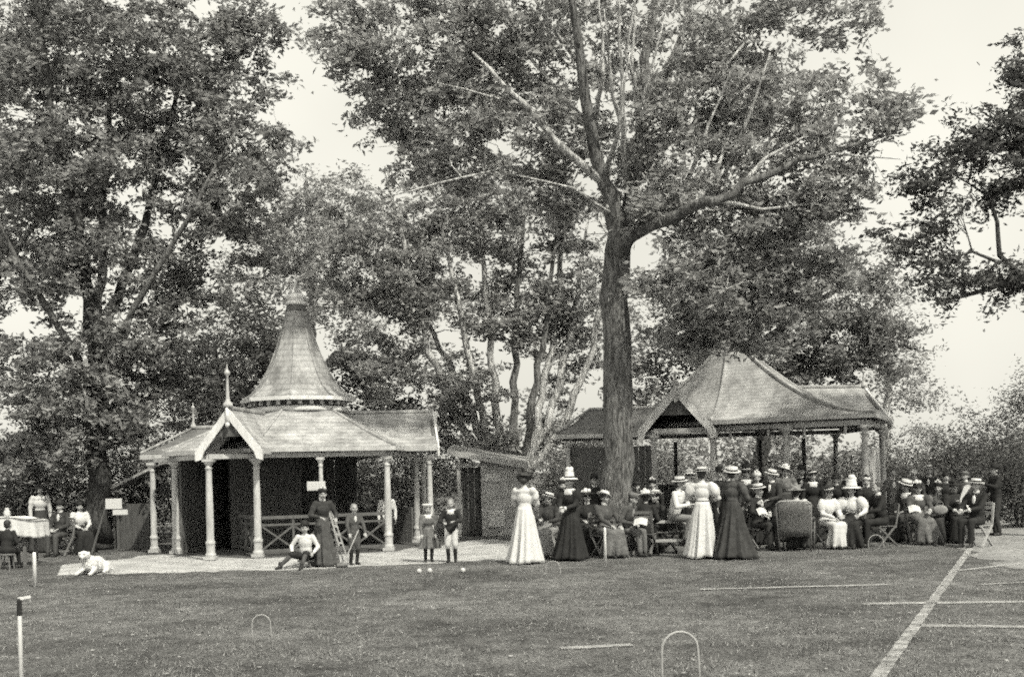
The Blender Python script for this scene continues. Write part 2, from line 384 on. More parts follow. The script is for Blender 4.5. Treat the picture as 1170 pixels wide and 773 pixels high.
def tree(name, base, limbs, blobs, label, group, bark, leaf, n_leaf=110, spread=.3, size=(.09,.16), seed=1, cat='tree', droop=.15, flat=.5, bare=None, twig=None):
    rs = np.random.RandomState(seed); base = Vector(base)
    root = empty(name, base, label, cat, group)
    wood = MB(); fine = MB(); pos, rad = [], []
    for pl in limbs:                                    # explicit limbs: (point, radius)
        pts, rr = [], []
        for i in range(len(pl)-1):
            (a, ra), (b, rb) = pl[i], pl[i+1]; a, b = Vector(a), Vector(b); k = max(2, int((b-a).length/.45))
            for t in range(k):
                j = min(.05, ra*.35) if (i or t) else 0
                pts.append(a.lerp(b, t/k) + Vector(rs.randn(3))*j); rr.append((ra+(rb-ra)*t/k)*(1+rs.randn()*.04))
        pts.append(Vector(pl[-1][0])); rr.append(pl[-1][1])
        (wood if rr[0] > .15 else fine).tube(pts, rr, 14 if rr[0] > .15 else 8)
        pos += [tuple(p) for p in pts]; rad += rr
    if bare:
        pos = [p for p in pos]; 
    A = blob_points(rs, blobs)
    pos = np.array(pos); rad = np.array(rad); zmin = bare if bare is not None else -1
    ok = pos[:,2] > zmin
    pos, rad = pos[ok], rad[ok]
    dist = np.array([np.min(np.linalg.norm(pos-a, axis=1)) for a in A]); A = A[np.argsort(dist)]
    C = []
    for a in A:
        dv = a - pos; dl = np.linalg.norm(dv, axis=1) + 1e-6
        cost = dl*(1 + .9*np.clip(-dv[:,2]/dl, 0, 1)) + np.where(rad < .012, .5, 0)
        i = int(np.argmin(cost)); p0 = Vector(pos[i]); p1 = Vector(a); ln = (p1-p0).length
        k = max(2, min(8, int(ln/.35)+1)); r0 = min(rad[i]*.7, .012 + .011*ln); r1 = .005
        pts, rr = [], []
        lift = Vector((0,0,ln*.12)); jj = .07*ln**.5
        for t in range(k+1):
            f = t/k; q = p0.lerp(p1, f) + lift*math.sin(f*math.pi)
            if 0 < t < k: q += Vector(rs.randn(3))*jj*.6
            pts.append(q); rr.append(r0 + (r1-r0)*f)
        fine.tube(pts, rr, 5 if r0 < .04 else 7, False)
        pos = np.vstack([pos, np.array([tuple(q) for q in pts[1:]])]); rad = np.concatenate([rad, rr[1:]])
        C.append(tuple(pts[-1]))
        if ln > .9: C.append(tuple(pts[-2]))
        if ln > 2: C.append(tuple(pts[len(pts)//2]))
    C = np.array(C); C = C + rs.randn(*C.shape)*.1
    # uneven density: some clumps thin, some thick
    wgt = rs.rand(len(C)); C = C[wgt > .22]; wgt = wgt[wgt > .22]; P = np.concatenate([leaves(rs, C[wgt < .35], int(n_leaf*.45), spread*.8, *size, flat=flat, droop=droop),
        leaves(rs, C[wgt >= .35], n_leaf, spread, *size, flat=flat, droop=droop)])
    me = np_mesh('crown', P - np.array(base, np.float32)); link('crown', me, leaf, root)
    part('trunk', wood, bark, root, True) if wood.v else None
    part('branches' if wood.v else 'stems', fine, twig or bark, root, True)
    return root
def bush(name, base, rx, ry, h, label, group, leaf, n=60, n_leaf=90, size=(.07,.13), seed=1, cat='shrub'):
    b = Vector(base); stems = []
    for k in range(4):
        a = k*1.6+seed; q = b + Vector((math.cos(a)*rx*.35, math.sin(a)*ry*.35, h*.55))
        stems.append([(b + Vector((math.cos(a)*.08, math.sin(a)*.08, 0)), .035), (q, .015)])
    return tree(name, base, stems, [((b.x, b.y, h*.5), (rx, ry, h*.5), n), ((b.x+rx*.2, b.y, h*.3), (rx*.95, ry*.9, h*.3), n//2)], label, group,
                M['bark_dark'], leaf, n_leaf, .22, size, seed, cat, flat=.8, droop=.05)

def B(u, v, d, ru, rv, n, ry=None):                     # crown clump centred on a sight line, sizes in pixels at that distance
    k = d/F; c = W(u, v, d); return (tuple(c), (ru*k, ry if ry else min(ru, rv)*k*.9, rv*k), n)
def Lm(*pts): return [(W(u, v, d), r) for u, v, d, r in pts]

# the big tree in front of the right-hand pavilion
tb = GX(707, 24.2)
def on(u, v, d=24.2): return (u, v, d)
limbs = [
    [(tb + Vector((0,0,-.05)), .50), (tb + Vector((0,0,.25)), .40), (tb + Vector((0,0,.9)), .345)] + Lm((706,500,24.2,.315), (706,420,24.2,.295), (704,340,24.2,.285), (707,285,24.2,.285), (708,262,24.2,.25)),
    Lm((706,290,24.2,.26), (698,240,24.1,.2), (688,208,23.9,.15), (676,150,23.7,.12), (663,75,23.5,.1), (655,0,23.2,.07), (640,-80,23,.03)),
    Lm((706,292,24.2,.20), (726,268,23.7,.145), (765,250,22.9,.12), (790,238,22.6,.108), (822,230,22.4,.098), (850,208,22.3,.085), (880,200,22.3,.07), (912,184,22.2,.058), (945,176,22.2,.045), (1000,158,22.2,.026), (1045,128,22.2,.008)),
    Lm((945,176,22.2,.03), (985,178,22.2,.018), (1030,182,22.2,.006)),
    Lm((850,208,22.3,.05), (875,180,22.4,.035), (930,150,22.6,.02), (985,95,22.8,.006)),
    Lm((790,238,22.6,.06), (815,205,22.9,.045), (835,150,23.2,.03), (870,95,23.4,.01)),
    Lm((822,230,22.4,.05), (870,240,22.3,.03), (930,232,22.3,.016), (990,250,22.3,.006)),
    Lm((710,272,24.3,.2), (722,215,24.6,.15), (733,150,24.9,.13), (742,70,25.2,.11), (750,-20,25.5,.08), (755,-90,25.6,.03)),
    Lm((733,150,24.9,.1), (750,110,24.6,.08), (775,50,24.2,.06), (800,-30,24,.03)),
    Lm((722,215,24.6,.1), (745,185,24.2,.07), (790,120,23.8,.05), (850,50,23.5,.025)),
    Lm((688,208,23.9,.1), (650,180,23.6,.08), (600,120,23.2,.06), (540,60,22.9,.03)),
    Lm((676,150,23.7,.08), (640,110,23.9,.06), (590,75,24.2,.05), (520,0,24.6,.02)),
    Lm((700,245,24.1,.09), (650,215,24.6,.07), (580,190,25.2,.05), (470,120,25.8,.02)),
    Lm((704,320,24.2,.12), (735,330,23.6,.08), (770,318,23,.06), (830,330,22.5,.02)),
    Lm((709,270,24.3,.1), (760,230,25.2,.07), (850,170,26.2,.04), (930,100,27,.015)),
]
lr = random.Random(4)
for (a, b, c_, r0) in [((716,215),(712,120),(705,-20),.07), ((724,190),(700,110),(690,10),.06), ((690,205),(706,150),(720,60),.06), ((735,150),(722,80),(728,-30),.06), ((745,185),(770,110),(785,20),.06),
                   ((765,248),(800,170),(835,80),.06), ((812,234),(850,150),(880,60),.05), ((676,150),(690,90),(684,-10),.06), ((650,180),(612,150),(560,135),.05), ((663,75),(630,30),(600,-20),.05), ((600,120),(560,110),(500,95),.04),
                   ((850,208),(880,160),(930,120),.04), ((735,330),(770,350),(815,372),.05), ((765,318),(810,300),(860,290),.04), ((745,185),(735,110),(760,20),.05), ((700,245),(655,215),(590,200),.04), ((640,110),(600,60),(570,-10),.05),
                   ((733,150),(715,60),(735,-60),.05), ((820,225),(855,235),(910,240),.04), ((540,60),(480,50),(420,50),.03), ((580,190),(500,210),(440,225),.03)]:
    dd = 23.4 + lr.uniform(-.9, .5)
    limbs.append(Lm((*a, 24.0, r0), (*b, dd, r0*.7), (*c_, dd + lr.uniform(-.6, .4), .012)))
blobs = [B(480,60,24.5,125,70,75), B(600,40,24.2,120,70,60), B(720,20,25.6,110,80,34), B(850,40,24,110,70,65), B(450,125,25.5,50,40,18),
         B(560,150,24,110,60,60), B(650,120,24.4,70,70,24), B(800,140,23.8,100,70,60), B(900,140,23,70,60,40), B(780,240,23.3,70,50,45),
         B(880,240,23,80,50,50), B(940,215,22.7,50,45,22), B(800,320,23,75,45,50), B(900,310,23.4,75,50,42), B(640,215,24.8,60,50,30), B(812,385,24,34,18,16), B(845,392,24.2,24,12,8), B(800,375,23.4,50,26,16), B(880,360,23.6,50,30,20), 
         B(398,40,25,50,45,30), B(410,95,25.2,40,34,14), B(455,165,25.4,40,34,14), B(530,100,26,110,50,50), B(700,100,26.5,120,80,34), B(850,110,25.5,110,60,50), B(730,190,26.5,110,60,30), B(560,-60,24,170,70,60), B(740,-70,26,160,70,30), B(985,150,22.5,60,45,16), B(1030,130,22.3,40,25,6), B(990,90,22.8,55,30,8), B(960,210,22.4,55,40,16), B(500,190,25.3,70,45,26), B(960,20,23,60,40,16)]
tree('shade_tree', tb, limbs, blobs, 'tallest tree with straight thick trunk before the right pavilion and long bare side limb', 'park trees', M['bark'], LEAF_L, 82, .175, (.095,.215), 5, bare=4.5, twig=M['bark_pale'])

# dark many-stemmed trees on the left
tb = GX(112, 29)
limbs = [
    [(tb + Vector((0,0,-.05)), .42), (tb + Vector((0,0,.3)), .33)] + Lm((112,540,29,.27), (113,470,29,.25), (112,400,29,.22)),
    Lm((112,400,29,.2), (100,320,28.6,.15), (80,230,28.2,.12), (60,120,27.8,.08), (40,0,27.5,.03)),
    Lm((113,405,29,.18), (135,340,29.3,.14), (165,260,29.5,.1), (190,160,29.5,.07), (215,50,29.4,.03)),
    Lm((113,430,29,.15), (130,390,28.6,.1), (155,350,28.2,.08), (215,250,27.5,.06), (270,150,27.2,.02)),
    Lm((112,460,29,.14), (85,400,28.5,.1), (40,330,28,.07), (-10,240,27.6,.03)),
    Lm((113,405,29,.15), (116,300,29.8,.11), (122,180,30.2,.08), (130,50,30.5,.03)),
]
blobs = [B(70,60,28,150,75,95), B(210,70,29,95,80,65), B(40,180,27.8,120,70,80), B(170,180,29,110,70,75), B(260,200,28,70,65,40), B(60,300,28.4,110,60,60), B(190,310,29,80,50,36),
         B(250,120,28.6,60,60,30), B(230,260,28.4,60,50,26), B(140,390,28.6,90,45,30), B(30,420,28.6,60,45,20), B(90,-60,28,200,60,60), B(200,440,29.6,55,45,24), B(70,490,29.5,80,45,30), B(300,240,28,40,50,14), B(30,30,30,120,70,60), B(140,120,30.5,130,90,60), B(280,40,28.5,45,50,30), B(60,230,30,120,70,60), B(230,330,29,80,50,30), B(150,440,29,60,50,30), B(290,280,29,50,50,24), B(250,420,30,40,40,18), B(308,175,29,30,45,16), B(312,100,29,24,30,8), B(150,500,29,40,40,26), B(75,420,28.2,60,60,40), B(110,470,28,60,40,30), B(60,530,28.5,60,30,24), B(170,400,28.4,50,40,24)]
tree('shade_tree', tb, limbs, blobs, 'dark leaning tree with forked trunk left of the spired pavilion', 'park trees', M['bark_dark'], LEAF_M, 82, .185, (.10,.235), 8, bare=3, twig=M['bark'])
tb = GX(-70, 34)
limbs = [[(tb + Vector((0,0,-.05)), .4), (tb + Vector((0,0,.4)), .3)] + Lm((-65,430,34,.25), (-50,300,34,.2), (-20,180,33.5,.14), (20,40,33,.05)), Lm((-60,400,34,.15), (-10,330,33,.1), (50,240,32.5,.05))]
tree('shade_tree', tb, limbs, [B(-40,120,33.5,150,120,110), B(60,260,33,90,80,55), B(-30,330,34,100,70,50), B(10,520,33,90,40,36), B(60,440,33,60,50,20)],
     'tree at the far left edge with trunk outside the view', 'park trees', M['bark_dark'], LEAF_M, 78, .23, (.11,.24), 12, bare=2.5)

# paler tree behind the spire
tb = GX(352, 44)
limbs = [[(tb + Vector((0,0,-.05)), .35), (tb + Vector((0,0,.4)), .27)] + Lm((352,450,44,.22), (356,340,44,.17), (355,260,44,.12), (350,190,44,.05)),
         Lm((356,340,44,.12), (330,270,43.5,.09), (300,220,43,.03)), Lm((356,350,44,.12), (390,290,44.5,.09), (430,240,45,.03)), Lm((353,430,44,.12), (390,400,43,.09), (440,370,42.5,.03))]
tree('shade_tree', tb, limbs, [B(375,222,44,50,28,18), B(330,250,43.5,60,40,36), B(410,260,44.5,60,45,40), B(390,330,43,75,50,50), B(300,330,44,60,50,32), B(440,390,43,60,50,36), B(290,400,45,70,40,30), B(360,280,43,60,30,24)],
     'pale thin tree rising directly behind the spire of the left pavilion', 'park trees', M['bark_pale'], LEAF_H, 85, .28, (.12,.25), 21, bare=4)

tb = GX(255, 38)
tree('shade_tree', tb, [[(tb + Vector((0,0,-.05)), .3), (tb + Vector((0,0,.4)), .24)] + Lm((255,500,38,.2), (250,440,38,.14), (245,390,38,.05)), Lm((254,480,38,.12), (295,430,37.5,.07), (320,400,37,.03))],
     [B(250,425,38,70,45,60), B(300,400,37.5,40,55,36), B(215,450,38,60,40,36), B(260,480,38,80,30,36), B(410,430,38,40,50,30), B(440,470,38,50,30,24)],
     'low dark tree filling the gap left of the spire', 'park trees', M['bark_dark'], LEAF_D, 95, .27, (.11,.23), 25, bare=2)

# fan of stems growing behind the shed
tb = GX(585, 34)
st = [(440,190,33,.03,490,400), (500,230,33.5,.03,535,400), (548,210,34,.03,560,400), (600,215,34.4,.03,588,400), (640,240,34,.03,618,400), (672,250,34.4,.03,650,390), (695,270,33.6,.03,678,400), (470,330,34.6,.02,520,430), (655,180,35,.03,632,380)]
limbs = [[(tb + Vector((0,0,-.05)), .45), (tb + Vector((0,0,.5)), .4), (W(585,545,34), .34)]]
for (u1, v1, d1, r1, um, vm) in st:
    limbs.append([(W(585 + (um-585)*.15, 548, 34), .15), (W(585 + (um-585)*.6, 490, 34), .12), (W(um, vm, (34+d1)/2), .1), (W((um+u1)/2, (vm+v1)/2, d1), .07), (W(u1, v1, d1), r1)])
blobs = [B(470,260,33.5,90,60,70), B(570,240,34,90,60,70), B(650,270,34,60,60,36), B(500,350,34,80,40,44), B(590,370,34.5,70,45,44), B(650,400,35,45,45,22), B(530,440,34,60,40,26), B(570,500,34,60,30,24), B(630,480,34.6,40,45,16), B(680,360,34,35,70,16), B(450,330,33.5,60,40,40), B(400,300,34,50,50,26), B(520,290,35,90,70,60), B(620,330,35,70,60,40), B(440,420,34,50,50,30), B(500,480,34.5,50,40,26)]
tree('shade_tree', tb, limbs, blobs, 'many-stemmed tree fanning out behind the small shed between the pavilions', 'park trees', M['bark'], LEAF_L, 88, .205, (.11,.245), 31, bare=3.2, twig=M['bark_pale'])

# behind the right-hand pavilion
tb = GX(870, 39)
limbs = [[(tb + Vector((0,0,-.05)), .35), (tb + Vector((0,0,.5)), .28)] + Lm((870,480,39,.25), (866,400,39,.2), (860,330,39,.12), (850,260,39,.05)),
         Lm((866,400,39,.15), (920,350,38,.1), (980,320,37.5,.03)), Lm((868,420,39,.15), (800,370,39,.1), (750,330,39,.03)), Lm((868,440,39,.12), (940,420,38.5,.08), (1010,400,38,.03))]
tree('shade_tree', tb, limbs, [B(860,290,39,110,50,80), B(790,370,39,75,60,60), B(900,380,38.5,90,60,75), B(985,330,38,55,50,40), B(1000,390,38,50,35,26), B(740,440,39.5,50,60,30), B(950,420,39,70,35,40), B(850,440,40,90,40,40)],
     'dense dark tree rising behind the roof of the right pavilion', 'park trees', M['bark_dark'], LEAF_M, 100, .28, (.12,.26), 41, bare=3.5)
tb = GX(1012, 41)
limbs = [[(tb + Vector((0,0,-.05)), .2), (tb + Vector((0,0,.4)), .16)] + Lm((1014,470,41,.13), (1018,400,41,.09), (1020,340,41,.03)), Lm((1016,440,41,.08), (1045,415,41,.04), (1065,400,41,.02))]
tree('slender_tree', tb, limbs, [B(1022,370,41,35,30,14), B(1038,425,41,32,26,20), B(1045,460,41,28,18,12), B(1010,420,41.5,25,35,12)],
     'slender light tree behind the right gable end of the right pavilion', 'park trees', M['bark_pale'], LEAF_M, 75, .36, (.1,.18), 43, bare=3)

# right edge: overhanging tree, its trunk outside the view
tb = GX(1290, 24)
limbs = [[(tb + Vector((0,0,-.05)), .42), (tb + Vector((0,0,.4)), .33)] + Lm((1286,450,24,.28), (1280,330,24,.25), (1262,210,24,.2), (1240,90,24,.12), (1225,-20,24,.05)),
         Lm((1280,330,24,.16), (1215,318,23.8,.11), (1165,318,23.6,.09), (1128,332,23.5,.05), (1070,345,23.4,.02)),
         Lm((1165,318,23.6,.07), (1142,290,23.6,.055), (1140,255,23.7,.045), (1128,222,23.8,.03), (1090,200,23.9,.012)),
         Lm((1142,300,23.6,.04), (1110,288,23.5,.03), (1075,300,23.4,.01)),
         Lm((1262,210,24,.14), (1205,190,23.8,.1), (1165,170,23.6,.06), (1100,150,23.4,.02)), Lm((1240,90,24,.1), (1190,90,23.8,.06), (1150,85,23.6,.02))]
blobs = [B(1160,150,23.6,42,55,30), B(1100,165,23.6,60,26,24), B(1060,210,23.5,42,18,10), B(1150,215,23.6,45,26,16), B(1165,320,23.6,45,24,26), B(1095,318,23.5,42,20,16), B(1050,275,23.5,45,18,9), B(1170,95,23.7,26,22,12), B(1075,235,23.4,50,22,10), B(1240,150,24,70,90,50), B(1230,40,24,70,60,30), B(1240,280,24,60,60,30), B(1000,270,23.5,30,14,4)]
tree('shade_tree', tb, limbs, blobs, 'layered tree reaching in from the right edge with its trunk outside', 'park trees', M['bark_dark'], LEAF_D, 90, .19, (.085,.18), 51, flat=.32, bare=4)

# conifer and shrubs on the right, shrubs elsewhere
tb = GX(1180, 36)
tree('dark_conifer', tb, [[(tb, .2), (W(1180,500,36), .15), (W(1179,410,36), .04)]], [B(1180,560,36,40,40,30,1), B(1180,500,36,34,50,40,1), B(1179,445,36,20,34,20,.7)],
     'narrow dark evergreen at the right edge beyond the lawn', 'park trees', M['bark_dark'], LEAF_D, 110, .26, (.07,.13), 61, 'tree', flat=.8)
k = 0
for (u, d, ru, vt, lf, lab) in [
    (1050, 30, 42, 508, LEAF_D, 'rounded dark shrub just right of the right pavilion'), (1092, 31, 40, 472, LEAF_D, 'taller shrub behind the right end of the seated crowd'),
    (1135, 33, 46, 452, LEAF_D, 'loose tall shrub left of the dark evergreen'), (1165, 29, 40, 488, LEAF_D, 'low shrub at the right edge in front of the evergreen'),
    (1070, 40, 60, 480, LEAF_M, 'farther shrub back right of the right pavilion'), (1230, 38, 70, 470, LEAF_D, 'tall shrub beyond the right edge of the lawn'),
    (55, 30, 66, 505, LEAF_D, 'dark shrub behind the cloth-covered table'), (140, 31.5, 56, 500, LEAF_D, 'dark shrub at the foot of the leaning tree'), (-20, 29, 60, 540, LEAF_D, 'dark shrub at the left edge behind the table'),
    (205, 35, 60, 460, LEAF_D, 'tall dark shrub behind the left wing of the spired pavilion'), (640, 33, 40, 515, LEAF_M, 'pale shrub behind the tall woman in black'), (665, 36, 50, 470, LEAF_D, 'dark shrub behind the left end of the right pavilion'),
    (470, 36, 70, 450, LEAF_M, 'shrub behind the right wing of the spired pavilion'), (760, 37, 60, 480, LEAF_M, 'shrub behind the gabled porch of the right pavilion'), (270, 36, 60, 440, LEAF_D, 'dark shrub behind the gable finial of the spired pavilion'), (1000, 36, 60, 500, LEAF_D, 'dark shrub behind the right wing columns of the right pavilion'),
    (885, 36, 80, 490, LEAF_D, 'dark shrub behind the middle of the right pavilion'), (390, 34, 80, 480, LEAF_D, 'dark shrub behind the middle of the spired pavilion')]:
    k += 1; p = GX(u, d); top = W(u, vt, d).z; rx = ru*d/F
    bush('shrub', p, rx, max(.8, rx*.7), top, lab, 'shrubs round the lawn', lf, int(30 + 26*rx*top/2), 80, (.07,.13), 70+k)

# far belt of trees that reads as one mass
rs = np.random.RandomState(99)
n = 900; xs = (rs.rand(n)*2-1)*95; ds = 85 + rs.rand(n)*14; zs = rs.rand(n)**.8*(3.5 + 2*np.sin(xs*.13) + 1.5*np.sin(xs*.31+1) + 1.2*np.sin(xs*.9))
Pb = leaves(rs, np.stack([xs, ds, zs], 1), 28, .8, .45, .8, flat=.8)
tag(link('distant_woods', np_mesh('distant_woods', Pb), LEAF_M), 'low distant belt of trees beyond the lawn', 'woods', kind='stuff')
# ------------------------------------------------------------------ pavilions
def V3(p, z): return Vector((p[0], p[1], z))
def column(root, p, zt, r=.075, label=None):
    """turned timber post: square foot, swelling pedestal, tapering shaft, capital"""
    x, y = p[0], p[1]; mb = MB()
    mb.lathe((x, y, 0), [(r*1.25, .34), (r*1.3, .36), (r*1.3, .40), (r*1.02, .42), (r, .46), (r*.98, zt*.5), (r*.8, zt-.30), (r*.8, zt-.27), (r*1.0, zt-.26), (r*1.0, zt-.235), (r*.8, zt-.22), (r*.8, zt-.19)], 14)
    o = part('column', mb, M['column_paint'], root, True)
    b = MB(); b.box((x-r*1.55, y-r*1.55, .02), (x+r*1.55, y+r*1.55, .09)); b.lathe((x, y, 0), [(r*1.45, .092), (r*1.45, .13), (r*1.15, .17), (r*1.15, .30), (r*1.25, .338)], 14)
    part('pedestal', b, M['column_paint'], o)
    c_ = MB(); c_.lathe((x, y, 0), [(r*.82, zt-.188), (r*1.3, zt-.13), (r*1.35, zt-.11)], 14); c_.box((x-r*1.5, y-r*1.5, zt-.108), (x+r*1.5, y+r*1.5, zt-.05))
    part('capital', c_, M['column_paint'], o)
    return o
def roof_shell(mb, low, high, zl, zh, prof, k=6, sub=4, thick=.05):
    """curved roof from polygon low to polygon high; prof(t) = height share"""
    n = len(low); A, Bv = [], []
    for i in range(n):
        for j in range(sub):
            t = j/sub
            A.append(Vector(low[i][:2]).lerp(Vector(low[(i+1)%n][:2]), t)); Bv.append(Vector(high[i][:2]).lerp(Vector(high[(i+1)%n][:2]), t))
    m = len(A); vs = []
    for off in (0, -thick):
        for q in range(k+1):
            t = q/k
            for a, b in zip(A, Bv):
                p = a.lerp(b, t); vs.append((p.x, p.y, zl + (zh-zl)*prof(t) + off))
    fs = []; o2 = (k+1)*m
    for q in range(k):
        for i in range(m):
            a, b, c_, d_ = q*m+i, q*m+(i+1)%m, (q+1)*m+(i+1)%m, (q+1)*m+i
            fs += [(a, b, c_, d_), (o2+d_, o2+c_, o2+b, o2+a)]
    for i in range(m):
        j = (i+1)%m
        fs += [(o2+i, o2+j, j, i), (k*m+i, k*m+j, o2+k*m+j, o2+k*m+i)]
    return mb.add(vs, fs)
def hips(par, mat, low, high, zl, zh, prof, r=.03, k=8, name='hip_ridge'):
    for a, b in zip(low, high):
        pts = []; mb = MB()
        for q in range(k+1):
            t = q/k; p = Vector(a[:2]).lerp(Vector(b[:2]), t); pts.append((p.x, p.y, zl+(zh-zl)*prof(t)+.015))
        mb.tube(pts, r, 6); part(name, mb, mat, par)
def wing(root, c, ang, L, w_, ze, zr, inset, mat, boards=True, start=.6, ext=.0):
    """ridged roof running outward from c in direction ang (degrees from the front, to the right positive)"""
    d = Vector((math.sin(R(ang)), -math.cos(R(ang)))); n = Vector((-d.y, d.x)); c = Vector(c[:2])
    s0, e, rdg = c + d*start, c + d*L, c + d*(L-inset)
    t = .06
    a0, a1, b0, b1 = s0 - n*w_/2, e - n*w_/2, s0 + n*w_/2, e + n*w_/2
    mb = MB()
    top = [V3(a0, ze), V3(a1, ze), V3(s0, zr), V3(rdg, zr), V3(b0, ze), V3(b1, ze)]
    k = 4                                              # slightly concave slopes
    def slope(p0, p1, q0, q1):
        vs = []
        for off in (0, -t):
            for i in range(k+1):
                f = i/k; g_ = f - .10*math.sin(math.pi*f)
                for p, q in ((p0, q0), (p1, q1)):
                    v = p.lerp(q, f); v.z = p.z + (q.z-p.z)*g_ + off; vs.append(v)
        o = 2*(k+1); fs = []
        for i in range(k): fs += [(2*i, 2*i+1, 2*i+3, 2*i+2), (o+2*i+2, o+2*i+3, o+2*i+1, o+2*i), (2*i+1, o+2*i+1, o+2*i+3, 2*i+3), (2*i, 2*i+2, o+2*i+2, o+2*i)]
        fs += [(0, o, o+1, 1), (2*k, 2*k+1, o+2*k+1, o+2*k)]
        mb.add(vs, fs)
    slope(top[0], top[1], top[2], top[3]); slope(top[5], top[4], top[3], top[2])
    if inset: slope(top[1], top[5], top[3], top[3] + Vector((n.x, n.y, 0))*.02)
    rf = part('wing_roof', mb, mat, root)
    rb = MB(); rb.tube([V3(s0, zr+.02), V3(rdg, zr+.02)], .045, 6)
    if inset: rb.tube([V3(rdg, zr+.02), top[1]+Vector((0,0,.02))], .03, 6); rb.tube([V3(rdg, zr+.02), top[5]+Vector((0,0,.02))], .03, 6)
    part('ridge_cap', rb, M['roof'], rf)
    for p, q in ((a0, a1), (b0, b1)): ev = MB(); ev.bar(V3(p, ze-.075), V3(q, ze-.075), .06, .11); part('eave_board', ev, M['column_paint'], root)
    if inset: ev = MB(); ev.bar(V3(a1 - d*.06, ze-.078), V3(b1 - d*.06, ze-.078), .06, .10); part('eave_board', ev, M['column_paint'], root)
    if not inset and boards: gable(root, V3(e, 0), d, n, w_, ze, zr)
    return d, n, e, rdg
def gable(root, e, d, n, w_, ze, zr, bw_=.17, panel=True, mat=None):
    d3, n3 = Vector((d.x, d.y, 0)), Vector((n.x, n.y, 0))
    rise = Vector((0,0,zr-ze)); hw = w_/2
    for sgn in (-1, 1):
        mb = MB(); lo = e + n3*sgn*(hw+.05) + Vector((0,0,ze-.06)) + d3*.035; hi = e + Vector((0,0,zr+.03)) + d3*.035
        sl = (hi-lo).normalized(); dn = Vector((0,0,-1))
        P = [lo, hi, hi + dn*bw_*1.5, lo + dn*bw_*1.0 + n3*(-sgn)*.03]
        # board with a deeper dropped end
        P = [lo, hi, hi + dn*bw_*1.45, lo + sl*.30 + dn*bw_*1.45, lo + sl*.22 + dn*bw_*1.95, lo + dn*bw_*1.15]
        Q = [p - d3*.05 for p in P]; k = len(P)
        fs = [tuple(range(k)), tuple(range(2*k-1, k-1, -1))] + [(i, k+i, k+(i+1)%k, (i+1)%k) for i in range(k)]
        mb.add(P+Q, fs); part('bargeboard', mb, mat or M['white_paint'], root)
    if panel:
        mb = MB(); z0 = ze + (zr-ze)*.30; f = 1-.30
        P = [e - n3*hw*f*.93 + Vector((0,0,z0)) - d3*.05, e + n3*hw*f*.93 + Vector((0,0,z0)) - d3*.05, e + Vector((0,0,zr-.04)) - d3*.05]
        Q = [p - d3*.05 for p in P]
        mb.add(P+Q, [(0,1,2),(5,4,3),(0,3,4,1),(1,4,5,2),(2,5,3,0)]); part('gable_panel', mb, M['timber_mid'], root)
        mb = MB(); mb.tube([e + Vector((0,0,zr+.02)) + d3*.06, e + Vector((0,0,zr-.32)) + d3*.06], [.04, .03], 8); mb.ell(e + Vector((0,0,zr-.34)) + d3*.06, .05, .05, .06)
        part('pendant', mb, M['white_paint'], root, True)
def finial(root, p, h, r=.035):
    mb = MB(); p = Vector(p)
    mb.lathe(p, [(r*3.2, -.02), (r*3, .05), (r*1.5, .11), (r*1.1, .16), (r*.9, h*.5), (r*.7, h*.72), (r*1.6, h*.76), (r*1.9, h*.80), (r*1.2, h*.85), (r*.5, h*.88), (r*.2, h)], 10)
    part('finial', mb, M['column_paint'], root, True)
def balustrade(root, a, b, zr=.86):
    a, b = Vector(a[:2]), Vector(b[:2]); mb = MB(); n = max(2, round((b-a).length/.62))
    mb.bar(V3(a, zr), V3(b, zr), .07, .07); mb.bar(V3(a, zr-.16), V3(b, zr-.16), .04, .045); mb.bar(V3(a, .14), V3(b, .14), .05, .06)
    for i in range(n):
        p, q = a.lerp(b, i/n), a.lerp(b, (i+1)/n)
        mb.bar(V3(p, .17), V3(q, zr-.185), .03, .04); mb.bar(V3(p, zr-.185), V3(q, .17), .028, .038)
        if i: mb.bar(V3(p, .16), V3(p, zr-.04), .045, .045, (1,0,0))
    part('balustrade', mb, M['timber_mid'], root)
def beam(root, a, b, z, mat=None, w_=.09, h=.13):
    mb = MB(); mb.bar(V3(a, z), V3(b, z), w_, h); part('beam', mb, mat or M['column_paint'], root)
def boards(root, a, b, z0, z1, mat, th=.06, name='wall'):
    a, b = Vector(a[:2]), Vector(b[:2]); d = (b-a); L_ = d.length; d.normalize(); n = max(1, int(L_/.16)); mb = MB()
    nn = Vector((-d.y, d.x))
    for i in range(n):
        p, q = a + d*(L_*i/n + .004), a + d*(L_*(i+1)/n - .004); o = nn*rnd.uniform(-.006, .006)
        mb.bar(V3(p+o, (z0+z1)/2), V3(q+o, (z0+z1)/2), th, z1-z0)
    return part(name, mb, mat, root)
def hexpt(c, r, a): return Vector((c[0] + r*math.sin(R(a)), c[1] - r*math.cos(R(a))))
conc = lambda t: t**1.35
steep = lambda t: .08*t + .92*t**1.95

